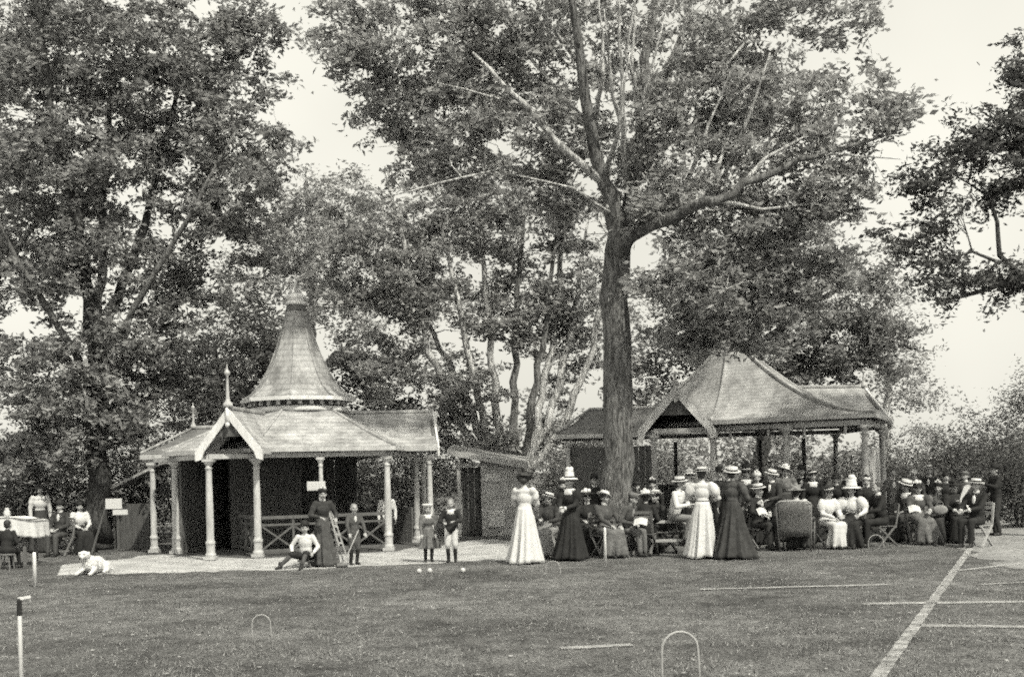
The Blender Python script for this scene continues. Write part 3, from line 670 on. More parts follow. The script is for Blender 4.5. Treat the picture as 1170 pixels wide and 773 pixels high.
# --- left: pavilion with the tall flared spire
C = W(343, 546, 27.5); C.z = 0
pav = empty('pavilion', C, 'timber pavilion with tall flared spire and white columns at the left of the lawn', 'pavilion', 'lawn pavilions')
ANG = [-68, -8, 52, 112, 172, 232]; RC = 2.92; ZE = 2.38
hexc = [hexpt(C, RC, a) for a in ANG]; eave = [hexpt(C, RC+.26, a) for a in ANG]
mb = MB(); mb.poly([(p.x, p.y, .0) for p in [hexpt(C, RC+.25, a) for a in ANG]], .018); part('floor', mb, M['timber_mid'], pav)
ring16 = [hexpt(C, 1.1, a) for a in ANG]
mb = MB(); roof_shell(mb, eave, ring16, ZE, 3.32, lambda t: t**1.12); rf = part('roof', mb, M['roof'], pav)
hips(rf, M['roof'], eave, ring16, ZE, 3.32, lambda t: t**1.12)
for i in range(6):
    beam(pav, hexc[i], hexc[(i+1) % 6], ZE-.17, None, .09, .10)
    mb = MB(); mb.bar(V3(eave[i], ZE-.055), V3(eave[(i+1) % 6], ZE-.055), .05, .09); part('gutter', mb, M['column_paint'], pav)
for i in (0, 1, 2, 3): column(pav, hexc[i], ZE-.18, .082)
zf = hexpt(C, RC*.93, 20); column(pav, zf, ZE-.18, .055)
# clerestory drum with dentils, then the spire
mb = MB(); mb.lathe(C, [(1.06, 3.24), (1.06, 3.54), (.98, 3.54)], 32); dr = part('drum', mb, M['timber_dark'], pav)
mb = MB(); mb.lathe(C, [(1.12, 3.27), (1.16, 3.30), (1.16, 3.37), (1.11, 3.40)], 32); part('moulding', mb, M['white_paint'], dr)
for k in range(28):
    a = 360/28*k; p = hexpt(C, 1.10, a); mb = MB(); q = hexpt(C, 1.17, a)
    mb.bar((p.x, p.y, 3.47), (q.x, q.y, 3.47), .09, .10); part('dentil', mb, M['column_paint'], dr)
oct_lo = [hexpt(C, 1.34, a) for a in range(2, 362, 45)]; oct_hi = [hexpt(C, .19, a) for a in range(2, 362, 45)]
spf = lambda t: .20*t + .80*t**2.25
mb = MB(); roof_shell(mb, oct_lo, oct_hi, 3.60, 5.86, spf, 14, 2, .04); sp = part('spire', mb, M['roof_spire'], pav)
hips(sp, M['roof_spire'], oct_lo, oct_hi, 3.60, 5.86, spf, .024, 14, 'seam')
mb = MB()
for i in range(8): mb.bar(V3(oct_lo[i], 3.565), V3(oct_lo[(i+1) % 8], 3.565), .06, .09)
part('spire_gutter', mb, M['white_paint'], pav)
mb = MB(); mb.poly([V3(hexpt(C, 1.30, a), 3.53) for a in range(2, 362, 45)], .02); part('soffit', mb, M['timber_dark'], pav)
mb = MB(); mb.lathe(C, [(.22, 5.86), (.27, 5.89), (.26, 5.94), (.19, 5.97), (.24, 6.02), (.25, 6.08), (.16, 6.14), (.05, 6.16)], 16)
for k in range(6): p = hexpt(C, .13, 60*k); mb.tube([(p.x, p.y, 6.15), (p.x, p.y, 6.34)], .016, 6)
mb.lathe(C, [(.03, 6.2), (.02, 6.4), (.012, 6.62), (.004, 6.66)], 8)
part('cupola', mb, M['white_paint'], pav, True)
mb = MB(); mb.lathe(C, [(.245, 5.74), (.25, 5.76), (.235, 5.85), (.22, 5.86)], 16); part('neck_band', mb, M['timber_dark'], pav)
# front porch with its white bargeboards
pc = W(266, 548, 25.6); pl = GX(241, 24.15); pr = hexc[1]
dv = Vector((-.10, -.995)); nv = Vector((-dv.y, dv.x)); e2 = W(262.5, 548, 23.95)
wing(pav, Vector((e2.x, e2.y)) - dv*2.9, math.degrees(math.atan2(dv.x, -dv.y)), 2.9, 1.36, 2.36, 3.20, 0, M['roof'], True, .5)
finial(pav, (e2.x, e2.y, 3.25), .88)
column(pav, pl, ZE-.18, .08); beam(pav, pl, pr, ZE-.175, None, .09, .10); beam(pav, pl, hexc[0], ZE-.172, None, .09, .10)
# left wing with hipped end, right wing with gable end
d_, n_, e_, r_ = wing(pav, C, -99, 3.55, 2.2, 2.36, 2.98, .85, M['roof_dark'], False, 1.0)
finial(pav, (r_.x, r_.y, 3.0), .62, .025)
lw = Vector((e_.x, e_.y)) - d_*.25
for sgn in (-1, 1): column(pav, lw + n_*sgn*1.0, 2.2, .075)
beam(pav, lw + n_*1.0, hexc[0], 2.205, None, .08, .10)
beam(pav, lw - n_*1.0, lw + n_*1.0, 2.21, None, .08, .10)
d_, n_, e_, r_ = wing(pav, C, 98, 3.25, 2.7, 2.40, 3.24, 0, M['roof'], True, 1.0)
rw = Vector((e_.x, e_.y)) - d_*.2
for sgn in (-1, 1): column(pav, rw + n_*sgn*1.15, 2.22, .07)
# dark boarded back and the cross-braced railings
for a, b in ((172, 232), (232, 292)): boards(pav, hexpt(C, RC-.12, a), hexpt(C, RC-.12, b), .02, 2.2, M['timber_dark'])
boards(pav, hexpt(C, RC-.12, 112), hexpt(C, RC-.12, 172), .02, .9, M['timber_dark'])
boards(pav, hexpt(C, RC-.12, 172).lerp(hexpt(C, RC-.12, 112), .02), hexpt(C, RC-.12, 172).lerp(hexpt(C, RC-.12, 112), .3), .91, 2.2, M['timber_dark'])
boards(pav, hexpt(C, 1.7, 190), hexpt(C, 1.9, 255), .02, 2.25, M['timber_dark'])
balustrade(pav, hexc[1].lerp(hexc[2], .03), hexc[1].lerp(hexc[2], .97)); balustrade(pav, hexc[1].lerp(hexpt(C, 1.6, -30), .06), hexpt(C, 1.6, -50))
# low lean-to with sloping roof at the far left, and the linking roof at the right
lt = empty('lean_to', GX(152, 29.5), 'low lean-to with sloping roof against the left end of the spired pavilion', 'lean-to')
a, b = W(118, 560, 29), W(182, 528, 28.6); mb = MB(); th = Vector((0,0,-.07)); bk = Vector((.3, 2.2, .25))
P = [a, b, b+bk, a+bk]; mb.add(P+[p+th for p in P], [(0,1,2,3),(7,6,5,4),(0,4,5,1),(1,5,6,2),(2,6,7,3),(3,7,4,0)]); part('roof', mb, M['roof'], lt)
boards(lt, GX(132, 29.3), GX(172, 29.1), 0, 1.15, M['timber_mid']); boards(lt, GX(132, 29.3), GX(132, 31), 0, 1.1, M['timber_mid'])
mb = MB(); p = GX(136, 29.2); mb.bar((p.x, p.y, 0), (p.x, p.y, 1.45), .07, .07, (1,0,0)); part('post', mb, M['timber_mid'], lt)

# --- the small shed between the pavilions
shb = GX(560, 31)
shed = empty('shed', shb, 'small plastered shed with dark doorway between the two pavilions', 'shed')
x0, x1, x2 = GX(524, 31).x, GX(551, 31).x, GX(597, 31).x; yf = 31.0
mb = MB(); mb.box((x1, yf, .0), (x2, yf+.12, 2.0)); mb.box((x2, yf, 0), (x2+.12, yf+2.4, 2.0)); mb.box((x1-.1, yf+.5, 0), (x1, yf+2.4, 2.0)); part('wall', mb, M['stone'], shed)
mb = MB(); mb.box((x0, yf-.02, 0), (x0+.09, yf+.1, 2.0)); mb.box((x0+.09, yf-.02, 1.9), (x1, yf+.1, 2.0)); part('door_frame', mb, M['column_paint'], shed)
dr = boards(shed, (x0+.1, yf+.45), (x1-.02, yf+.45), .02, 1.88, M['timber_dark'], .04, 'door')
mb = MB(); mb.ell((x1-.12, yf+.41, .95), .03, .03, .03); part('handle', mb, M['iron'], dr)
mb = MB(); zr_, zl_ = 2.42, 1.98
P = [Vector((x0-.25, yf-.2, 2.36)), Vector((x1-.1, yf-.2, 2.2)), Vector((x2+.2, yf-.2, 1.92)), Vector((x0-.25, yf+2.5, 2.6)), Vector((x1-.1, yf+2.5, 2.44)), Vector((x2+.2, yf+2.5, 2.16))]
mb.add(P + [p - Vector((0,0,.07)) for p in P], [(0,1,4,3),(1,2,5,4),(9,10,7,6),(10,11,8,7),(0,6,7,1),(1,7,8,2),(2,8,11,5),(5,11,10,4),(4,10,9,3),(3,9,6,0)]); part('roof', mb, M['roof'], shed)
mb = MB(); mb.bar(P[1]+Vector((0,-.03,-.06)), P[2]+Vector((0,-.03,-.06)), .05, .13); mb.bar(P[0]+Vector((0,-.03,-.06)), P[1]+Vector((0,-.03,-.062)), .05, .13); part('fascia', mb, M['column_paint'], shed)
def board(name, c, w_, h, label, mat='paper', rot=0):
    mb = MB(); c = Vector(c); t = .02
    mb.box((c.x-w_/2, c.y-t, c.z-h/2), (c.x+w_/2, c.y, c.z+h/2)); mb.box((c.x-w_/2+.02, c.y-t-.004, c.z-h/2+.02), (c.x+w_/2-.02, c.y-t-.001, c.z+h/2-.02))
    o = thing(name, mb, M[mat], (c.x, c.y, c.z-h/2), label, 'notice'); return o
faded = M['faded'] = grey('faded_notice', .62, .8, .3, 14, fine=.2)
p = W(563, 545, 30.97); board('notice', p, .42, .22, 'pale framed notice fixed high on the shed wall', 'faded')
p = W(567, 592, 30.97); board('notice', p, .46, .46, 'square faded poster low on the shed wall', 'faded')
p = W(346, 555, zf.y - .09); board('notice', (zf.x-.09, zf.y-.08, p.z), .40, .2, 'small white notice hung on the thin middle column of the spired pavilion', 'paper')
p = W(130.5, 575, 26.5); sg = empty('notice_board', GX(106, 26.5), 'white notice boards on a leaning pole beside the spired pavilion', 'notice board')
q = GX(104, 26.5); mb = MB(); mb.tube([(q.x, q.y, 0), (p.x-.18, p.y, p.z)], [.03, .022], 8); part('pole', mb, M['timber_mid'], sg)
for (dx, dz, ww_, hh_) in ((0, 0, .38, .24), (.16, -.2, .34, .12)):
    mb = MB(); mb.box((p.x+dx-ww_/2, p.y-.045-dx*.2, p.z+dz-hh_/2), (p.x+dx+ww_/2, p.y-.025-dx*.2, p.z+dz+hh_/2)); part('board', mb, M['paper'], sg)

# --- right: the larger pavilion with the swept roof
C2 = W(838, 534, 29.5); C2.z = 0
pv2 = empty('pavilion', C2, 'open pavilion with swept concave roof behind the seated crowd', 'pavilion', 'lawn pavilions')
Z2 = 2.86
def at(u, d): p = GX(u, d); return Vector((p.x, p.y))
col = [at(700, 30.4), at(818, 28.0), at(991, 25.9), at(1010, 29.4), at(965, 33), at(740, 33.5)]
cen = Vector((C2.x, C2.y)); ev2 = [p + (p-cen).normalized()*.3 for p in col]
apex = [cen + (p-cen).normalized()*.14 for p in col]
mb = MB(); mb.poly([(p.x, p.y, 0) for p in ev2], .018); part('floor', mb, M['timber_mid'], pv2)
mb = MB(); roof_shell(mb, ev2, apex, Z2, 5.0, steep, 14, 4); rf = part('roof', mb, M['roof'], pv2)
hips(rf, M['roof'], ev2, apex, Z2, 5.0, steep, .05, 14)
finial(pv2, (cen.x, cen.y, 4.98), .45)
for i in range(6):
    beam(pv2, col[i], col[(i+1) % 6], Z2-.20, None, .1, .12)
    mb = MB(); mb.bar(V3(ev2[i], Z2-.06), V3(ev2[(i+1) % 6], Z2-.06), .05, .09); part('gutter', mb, M['column_paint'], pv2)
for p in (col[1], col[1].lerp(col[2], .5), col[2], col[3]): column(pv2, p, Z2-.21, .085)
# brackets along the front beam
for t in (.12, .38, .62, .88):
    p = col[1].lerp(col[2], t); mb = MB(); mb.bar((p.x, p.y, Z2-.27), (p.x, p.y, Z2-.40), .05, .05, (1,0,0)); mb.ell((p.x, p.y, Z2-.42), .035, .035, .04); part('drop', mb, M['column_paint'], pv2)
e2 = W(774, 535, 26.9); dv = Vector((-.16, -.987)); en = Vector((e2.x, e2.y))
wing(pv2, en - dv*3.4, math.degrees(math.atan2(dv.x, -dv.y)), 3.4, 1.74, 2.68, 3.66, 0, M['roof'], False, .4)
nv = Vector((-dv.y, dv.x)); gable(pv2, V3(en, 0), dv, nv, 1.74, 2.68, 3.66, .19, True, M['white_paint'])
finial(pv2, (en.x, en.y, 3.68), .35, .03)
column(pv2, at(750, 27.1), 2.56, .075); column(pv2, at(817, 27.0), 2.56, .075)
beam(pv2, at(750, 27.1), at(817, 27.0), 2.6)
beam(pv2, at(750, 27.1), col[0], 2.58)
d_, n_, e_, r_ = wing(pv2, cen, 99, 3.65, 2.9, 2.84, 3.74, 0, M['roof'], True, 1.0)
rw = Vector((e_.x, e_.y)) - d_*.2
for sgn in (-1, 1): column(pv2, rw + n_*sgn*1.35, 2.6, .075)
finial(pv2, (e_.x, e_.y, 3.75), .5, .03)
d_, n_, e_, r_ = wing(pv2, cen, -97, 4.5, 2.6, 2.66, 3.3, .8, M['roof_dark'], False, 1.2)
lw = Vector((e_.x, e_.y)) - d_*.3
for sgn in (-1, 1): column(pv2, lw + n_*sgn*1.1, 2.5, .07)
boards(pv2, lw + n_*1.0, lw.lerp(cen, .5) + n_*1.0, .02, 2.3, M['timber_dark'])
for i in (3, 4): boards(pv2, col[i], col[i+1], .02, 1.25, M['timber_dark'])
boards(pv2, col[2].lerp(col[3], .3), col[3], .02, 2.1, M['stone'])
for t in (.2, .42, .66, .85):
    p = col[4].lerp(col[5], t); mb = MB(); mb.bar((p.x, p.y-.1, .02), (p.x, p.y-.1, 2.5), .09, .09, (1,0,0)); part('post', mb, M['timber_mid'], pv2)
balustrade(pv2, col[1].lerp(col[2], .03), col[1].lerp(col[2], .48)); balustrade(pv2, col[1].lerp(col[2], .52), col[1].lerp(col[2], .97))

# ------------------------------------------------------------------ lawn furniture
def croquet_hoop(u, v, w_, h, label, r=.009, rot=0.):
    p = G(u, v); mb = MB(); pts = []; hw = w_/2; cr, sr = math.cos(rot), math.sin(rot)
    pr = [(-hw, -.01), (-hw, (h-hw)*.5), (-hw*.98, h-hw)] + [(-hw*math.cos(R(a)), h-hw+hw*math.sin(R(a))) for a in range(20, 161, 20)] + [(hw*.98, h-hw), (hw*1.03, (h-hw)*.5), (hw*1.02, -.01)]
    mb.tube([(p.x + x*cr, p.y + x*sr, z) for x, z in pr], r, 8)
    thing('croquet_hoop', mb, M['hoop'], p, label, 'hoop', 'croquet hoops', True)
croquet_hoop(778, 790, .29, .46, 'white croquet hoop nearest the bottom edge of the lawn', .010, .15)
croquet_hoop(299, 735, .19, .30, 'slender croquet hoop alone on the open left lawn', .006, .2)
croquet_hoop(632, 658, .24, .25, 'croquet hoop at the feet of the woman in black', .007, -.1)
croquet_hoop(1001, 628, .30, .30, 'grey croquet hoop before the seated woman with tall white hat', .008, 0)
def peg(u, v, h, r, label, top=None):
    p = G(u, v); mb = MB(); mb.lathe(p, [(r, -.01), (r, h*.93), (r*.9, h*.97), (r*.4, h)], 10)
    root = thing('croquet_peg', mb, M['peg'], p, label, 'peg', 'croquet pegs', True)
    if top:
        b = MB(); b.lathe(p, [(r*1.12, h-.11), (r*1.12, h+.0), (r*.5, h+.02)], 10); part('cap_band', b, M['black'], root)
        b = MB(); b.bar((p.x-.01, p.y, h+.015), (p.x+.085, p.y, h+.03), .012, .022); part('clip', b, M['peg'], root)
peg(25, 812, .83, .0165, 'near white peg with dark top and clip at the left edge', True)
peg(40, 670, .58, .032, 'stout white peg in front of the cloth-covered table', None)
peg(692, 647, .70, .024, 'thin white peg in front of the seated group by the big tree', None)
def ball(u, v, label):
    p = G(u, v); mb = MB(); mb.ell(p + Vector((0,0,.046)), .046, .046, .046, n=16, m=10); thing('croquet_ball', mb, M['ball'], p, label, 'ball', 'croquet balls', True)
ball(479, 655, 'croquet ball on the left of the pair before the child in white cap'); ball(491, 654.5, 'croquet ball on the right of the pair before the child in white cap'); ball(529, 654, 'single croquet ball before the child in pale knickerbockers')

# cloth-covered table at the far left
p = GX(15, 24.2); tbl = empty('table', p, 'long trestle table beneath the white cloth at far left', 'table')
mb = MB(); mb.box((p.x-.75, p.y-.38, .95), (p.x+.52, p.y+.38, .98)); part('table_top', mb, M['wood'], tbl)
for sx in (-.6, .38):
    for sy in (-.28, .28):
        mb = MB(); mb.bar((p.x+sx, p.y+sy, 0), (p.x+sx, p.y+sy, .95), .06, .06, (1,0,0)); part('leg', mb, M['wood'], tbl)
cl = MB(); nx, nz = 30, 7; vs = []
x0_, x1_ = p.x-.80, p.x+.60
per = [(x0_ + (x1_-x0_)*i/nx, p.y-.42) for i in range(nx)] + [(x1_, p.y-.42+.84*i/12) for i in range(12)] + [(x1_ - (x1_-x0_)*i/nx, p.y+.42) for i in range(nx)] + [(x0_, p.y+.42-.84*i/12) for i in range(12)]
m_ = len(per); mid = Vector((p.x-.1, p.y))
for q in range(nz+1):
    t = q/nz
    for i, (x, y) in enumerate(per):
        o = (Vector((x, y)) - mid).normalized(); a = math.sin(i*1.25)*.03*t + math.sin(i*.41)*.02*t
        tilt = max(0, (x - (x1_-.45))/.45)             # the right end sags
        vs.append((x + o.x*(a+.03*t), y + o.y*(a+.03*t), 1.03 - .36*t - .09*tilt + .015*math.sin(i*.7)*t))
fs = [(q*m_+i, q*m_+(i+1)%m_, (q+1)*m_+(i+1)%m_, (q+1)*m_+i) for q in range(nz) for i in range(m_)] + [tuple(range(m_))]
cl.add(vs, fs); o = thing('tablecloth', cl, M['white'], (p.x, p.y, .67), 'white cloth hanging over the table at far left', 'tablecloth', None, True)
sm = o.modifiers.new('thickness', 'SOLIDIFY'); sm.thickness = .012
mb = MB(); q = W(8, 585, 24.3); mb.lathe((q.x, q.y, 1.03), [(.05, 0), (.07, .05), (.06, .12), (.035, .16), (.045, .19)], 14); thing('jug', mb, M['offwhite'], (q.x, q.y, 1.03), 'small pale jug standing on the white tablecloth', 'jug', None, True)
# ------------------------------------------------------------------ people
tmp_col = COL
def remesh(mb, voxel, it=2, name='m', keep=None):
    me = mb.mesh(name); o = bpy.data.objects.new(name, me); COL.objects.link(o)
    m = o.modifiers.new('r', 'REMESH'); m.mode = 'VOXEL'; m.voxel_size = voxel
    if it:
        s_ = o.modifiers.new('s', 'SMOOTH'); s_.factor = .5; s_.iterations = it
    dg = bpy.context.evaluated_depsgraph_get(); dg.update()
    out = bpy.data.meshes.new_from_object(o.evaluated_get(dg)); out.name = name
    bpy.data.objects.remove(o); bpy.data.meshes.remove(me); out.materials.clear(); out.shade_smooth(); return out
def ik(a, b, l1, l2, pole):
    d = b-a; L_ = d.length
    if L_ > (l1+l2)*.985: b = a + d.normalized()*(l1+l2)*.985; d = b-a; L_ = d.length
    x = (l1*l1 - l2*l2 + L_*L_)/(2*L_); h = math.sqrt(max(1e-6, l1*l1 - x*x)); u = d/L_
    p = Vector(pole); p = (p - u*p.dot(u))
    p = p.normalized() if p.length > 1e-4 else u.orthogonal().normalized()
    return a + u*x + p*h, b
def frame(fwd, up):                                       # columns: right(+x = person's left), forward, up
    f = Vector(fwd).normalized(); u = Vector(up); x = u.cross(f)*-1; x = f.cross(u).normalized()*-1
    u = x.cross(f)*-1
    return Matrix((x, f, u.normalized())).transposed()
class Fig: pass
def skel(H, pose, hs=.45, lean=0, side=0, yaw=0, nod=0, hands=None, feet=None, hk=1.0, wide=1.0):
    J = Fig(); s = H/1.70; J.s = s; J.pose = pose; J.hk = hk
    ln, sd_ = R(lean), R(side)
    u = Vector((math.sin(sd_), -math.sin(ln)*math.cos(sd_), math.cos(ln)*math.cos(sd_))); J.u = u
    lf = .94 if hk <= 1.05 else .87                        # children: shorter legs
    J.pel = Vector((0, 0, lf*s)) if pose in ('stand',) else Vector((0, 0, hs + .10*s))
    J.fw = Vector((0, -math.cos(ln), -math.sin(ln))); P = J.pel
    tk = 1.0 if hk <= 1.05 else .98
    J.waist = P + u*.13*s*tk; J.chest = P + u*.31*s*tk; J.shc = P + u*.455*s*tk; J.neck = P + u*.53*s*tk
    X = Vector((1,0,0)); J.X = (X - u*X.dot(u)).normalized()
    hd = R(yaw); nd = R(nod)
    J.hf = (Vector((math.sin(hd)*math.cos(nd), -math.cos(hd)*math.cos(nd), -math.sin(nd)))); J.hu = (Vector((0,0,1)) + J.hf*math.sin(nd)*.9 + u*.3).normalized()
    J.HT = frame(J.hf, J.hu); J.head = J.neck + u*.075*s + J.HT @ Vector((0,.015*s,.05*s*hk))
    J.sh = {}; J.el = {}; J.wr = {}; J.hip = {}; J.kn = {}; J.an = {}
    hands = hands or {}
    for sg in (1, -1):
        J.sh[sg] = J.shc + J.X*sg*.175*s*wide
        hd_ = hands.get(sg) or (.25*sg, -.06, .82)
        t = Vector(hd_[:3]); 
        if pose == 'stand' and sg not in hands: t = Vector((.24*sg*s, -.05*s, J.pel.z - .10*s))
        if pose != 'stand' and sg not in hands: t = Vector((.10*sg*s, -.26*s, hs + .21*s))
        J.el[sg], J.wr[sg] = ik(J.sh[sg], t, .285*s, .255*s, (sg*.7, .55, -.5))
        J.hip[sg] = P + X*sg*.085*s - u*.03*s
        ft = (feet or {}).get(sg)
        if pose == 'stand':
            a = Vector(ft) if ft else Vector((.09*sg*s, .02, .085*s)); pole = (.1*sg, -1, .1)
        elif pose == 'sit':
            a = Vector(ft) if ft else Vector((.10*sg*s, -.44*s, .085*s)); pole = (.05*sg, -1, .9)
        else:
            a = Vector(ft) if ft else Vector((.10*sg*s, -.62*s, .07*s)); pole = (.1*sg, -.2, 1)
        l = (J.pel.z - .03*s - .085*s)/2*1.02 if pose == 'stand' else .425*s*(1 if hk <= 1.05 else .9)
        J.kn[sg], J.an[sg] = ik(J.hip[sg], a, l, l, pole)
    return J
def body_mesh(J, name):
    s = J.s; b = MB(); T = Matrix((J.X, J.fw, J.u)).transposed()
    b.ell(J.pel, .15*s, .105*s, .12*s, T); b.ell(J.waist + J.u*.02*s, .125*s, .095*s, .13*s, T); b.ell(J.chest, .145*s, .10*s, .17*s, T)
    b.ell(J.shc - J.u*.02*s, .165*s, .08*s, .075*s, T)
    b.cap(J.shc + J.u*.02*s, J.head - J.HT @ Vector((0, .015*s, .02*s)), .052*s, .047*s)
    h = s*J.hk; H = lambda x, y, z: J.head + J.HT @ Vector((x*h, y*h, z*h))
    b.ell(H(0,-.012,.022), .074*h, .094*h, .088*h, J.HT, 18, 12); b.ell(H(0,.022,-.035), .060*h, .070*h, .075*h, J.HT, 16, 10); b.ell(H(0,.055,-.085), .030*h, .028*h, .024*h, J.HT)
    b.ell(H(0,.090,-.018), .014*h, .022*h, .028*h, J.HT); b.ell(H(0,.098,-.032), .017*h, .016*h, .012*h, J.HT); b.ell(H(0,.080,.022), .052*h, .014*h, .012*h, J.HT)
    b.ell(H(0,.083,-.058), .026*h, .012*h, .010*h, J.HT)
    for sg in (1, -1):
        b.ell(H(sg*.078,-.01,-.012), .012*h, .022*h, .033*h, J.HT); b.ell(H(sg*.042,.062,-.028), .026*h, .022*h, .022*h, J.HT)
        b.cap(J.sh[sg], J.el[sg], .050*s, .040*s); b.cap(J.el[sg], J.wr[sg], .041*s, .026*s)
        f = (J.wr[sg]-J.el[sg]).normalized(); lat = f.cross(Vector((0,0,1)) if abs(f.z) < .9 else Vector((0,1,0))).normalized(); nn = lat.cross(f).normalized()
        if abs(f.z) >= .9: lat, nn = Vector((0,1,0)), Vector((-sg,0,0)); nn = (nn - f*nn.dot(f)).normalized(); lat = nn.cross(f).normalized()
        else: nn = -nn if nn.z > 0 else nn
        TT = Matrix((lat, nn, f)).transposed(); w = J.wr[sg]
        b.ell(w + f*.048*s, .040*s, .016*s, .055*s, TT)
        for i, (o, ln) in enumerate(((-.030,.060),(-.010,.072),(.010,.068),(.029,.052))):
            k0 = w + f*.085*s + lat*o*s; k1 = k0 + (f*.9 + nn*.35).normalized()*ln*.55*s + lat*o*.15*s; k2 = k1 + (f*.55 + nn*.85).normalized()*ln*.5*s
            b.cap(k0, k1, .0098*s, .009*s, 8); b.cap(k1, k2, .009*s, .0078*s, 8)
        ts = -1 if (lat*-1).dot(Vector((-sg,-.3,.2))) > 0 else 1
        t0 = w + f*.025*s + lat*ts*.028*s; t1 = t0 + (f*.55 + lat*ts*.8).normalized()*.04*s; t2 = t1 + (f*.9 + nn*.4).normalized()*.032*s
        b.cap(t0, t1, .014*s, .0115*s, 8); b.cap(t1, t2, .0112*s, .009*s, 8)
        b.cap(J.hip[sg], J.kn[sg], .078*s, .055*s); b.cap(J.kn[sg], J.an[sg], .053*s, .036*s)
        ff = (J.kn[sg]-J.hip[sg]); ff.z = 0
        ff = ff.normalized() if ff.length > .15*s else Vector((.15*sg, -1, 0)).normalized()
        J.__dict__.setdefault('ff', {})[sg] = ff
        b.cap(J.an[sg] + ff*-.02*s - Vector((0,0,.045*s)), J.an[sg] + ff*.13*s - Vector((0,0,.055*s)), .036*s, .028*s)
    me = remesh(b, .0105*max(.8, s), 1, name)
    me.materials.append(M['skin']); me.materials.append(M['eye'])
    ey = [H(.031,.083,.003), H(-.031,.083,.003), H(.031,.085,.020), H(-.031,.085,.020)]; mo = H(0,.092,-.058)
    for p in me.polygons:
        c_ = p.center
        if any((c_-e).length < (.0125 if i < 2 else .008)*h for i, e in enumerate(ey)): p.material_index = 1
        q = J.HT.transposed() @ (c_-mo)
        if abs(q.z) < .006*h and abs(q.x) < .022*h and abs(q.y) < .02*h: p.material_index = 1
    return me
def child_of(o, name, me, mat):
    return link(name, me, mat, o)
def wear_shoes(o, J):
    for sg in (1, -1):
        b = MB(); a = J.an[sg]; ff = J.ff[sg]; s = J.s
        b.cap(a + Vector((0,0,.06*s)), a - Vector((0,0,.03*s)), .047*s, .045*s); b.cap(a - ff*.03*s - Vector((0,0,.042*s)), a + ff*.145*s - Vector((0,0,.05*s)), .042*s, .034*s)
        child_of(o, 'shoe', remesh(b, .014, 1, 'shoe'), M['shoe'])
def hair(o, J, mat, style):
    b = MB(); h = J.s*J.hk; H = lambda x, y, z: J.head + J.HT @ Vector((x*h, y*h, z*h))
    if style == 'short':
        b.ell(H(0,-.026,.036), .082*h, .092*h, .086*h, J.HT, 16, 10); b.ell(H(0,-.05,-.02), .07*h, .055*h, .06*h, J.HT)
    elif style == 'bun':
        b.ell(H(0,-.024,.042), .090*h, .098*h, .088*h, J.HT, 16, 10); b.ell(H(0,-.055,-.015), .075*h, .058*h, .06*h, J.HT); b.ell(H(0,-.10,.045), .055*h, .05*h, .05*h, J.HT); b.ell(H(0,.035,.085), .07*h, .04*h, .03*h, J.HT)
    elif style == 'long':
        b.ell(H(0,-.026,.036), .085*h, .094*h, .088*h, J.HT, 16, 10); b.ell(H(0,-.07,-.06), .085*h, .05*h, .12*h, J.HT); b.ell(H(0,-.085,-.16), .075*h, .035*h, .10*h, J.HT)
    elif style == 'big':
        for (x,y,z,r) in ((0,-.03,.04,.115),(.06,-.02,.03,.075),(-.06,-.03,.05,.08),(0,-.07,-.02,.08),(.03,-.08,.09,.07),(-.04,-.05,.10,.06)): b.ell(H(x,y,z), r*h, r*h, r*.9*h, J.HT)
    return child_of(o, 'hair', remesh(b, .012, 2, 'hair'), M[mat])
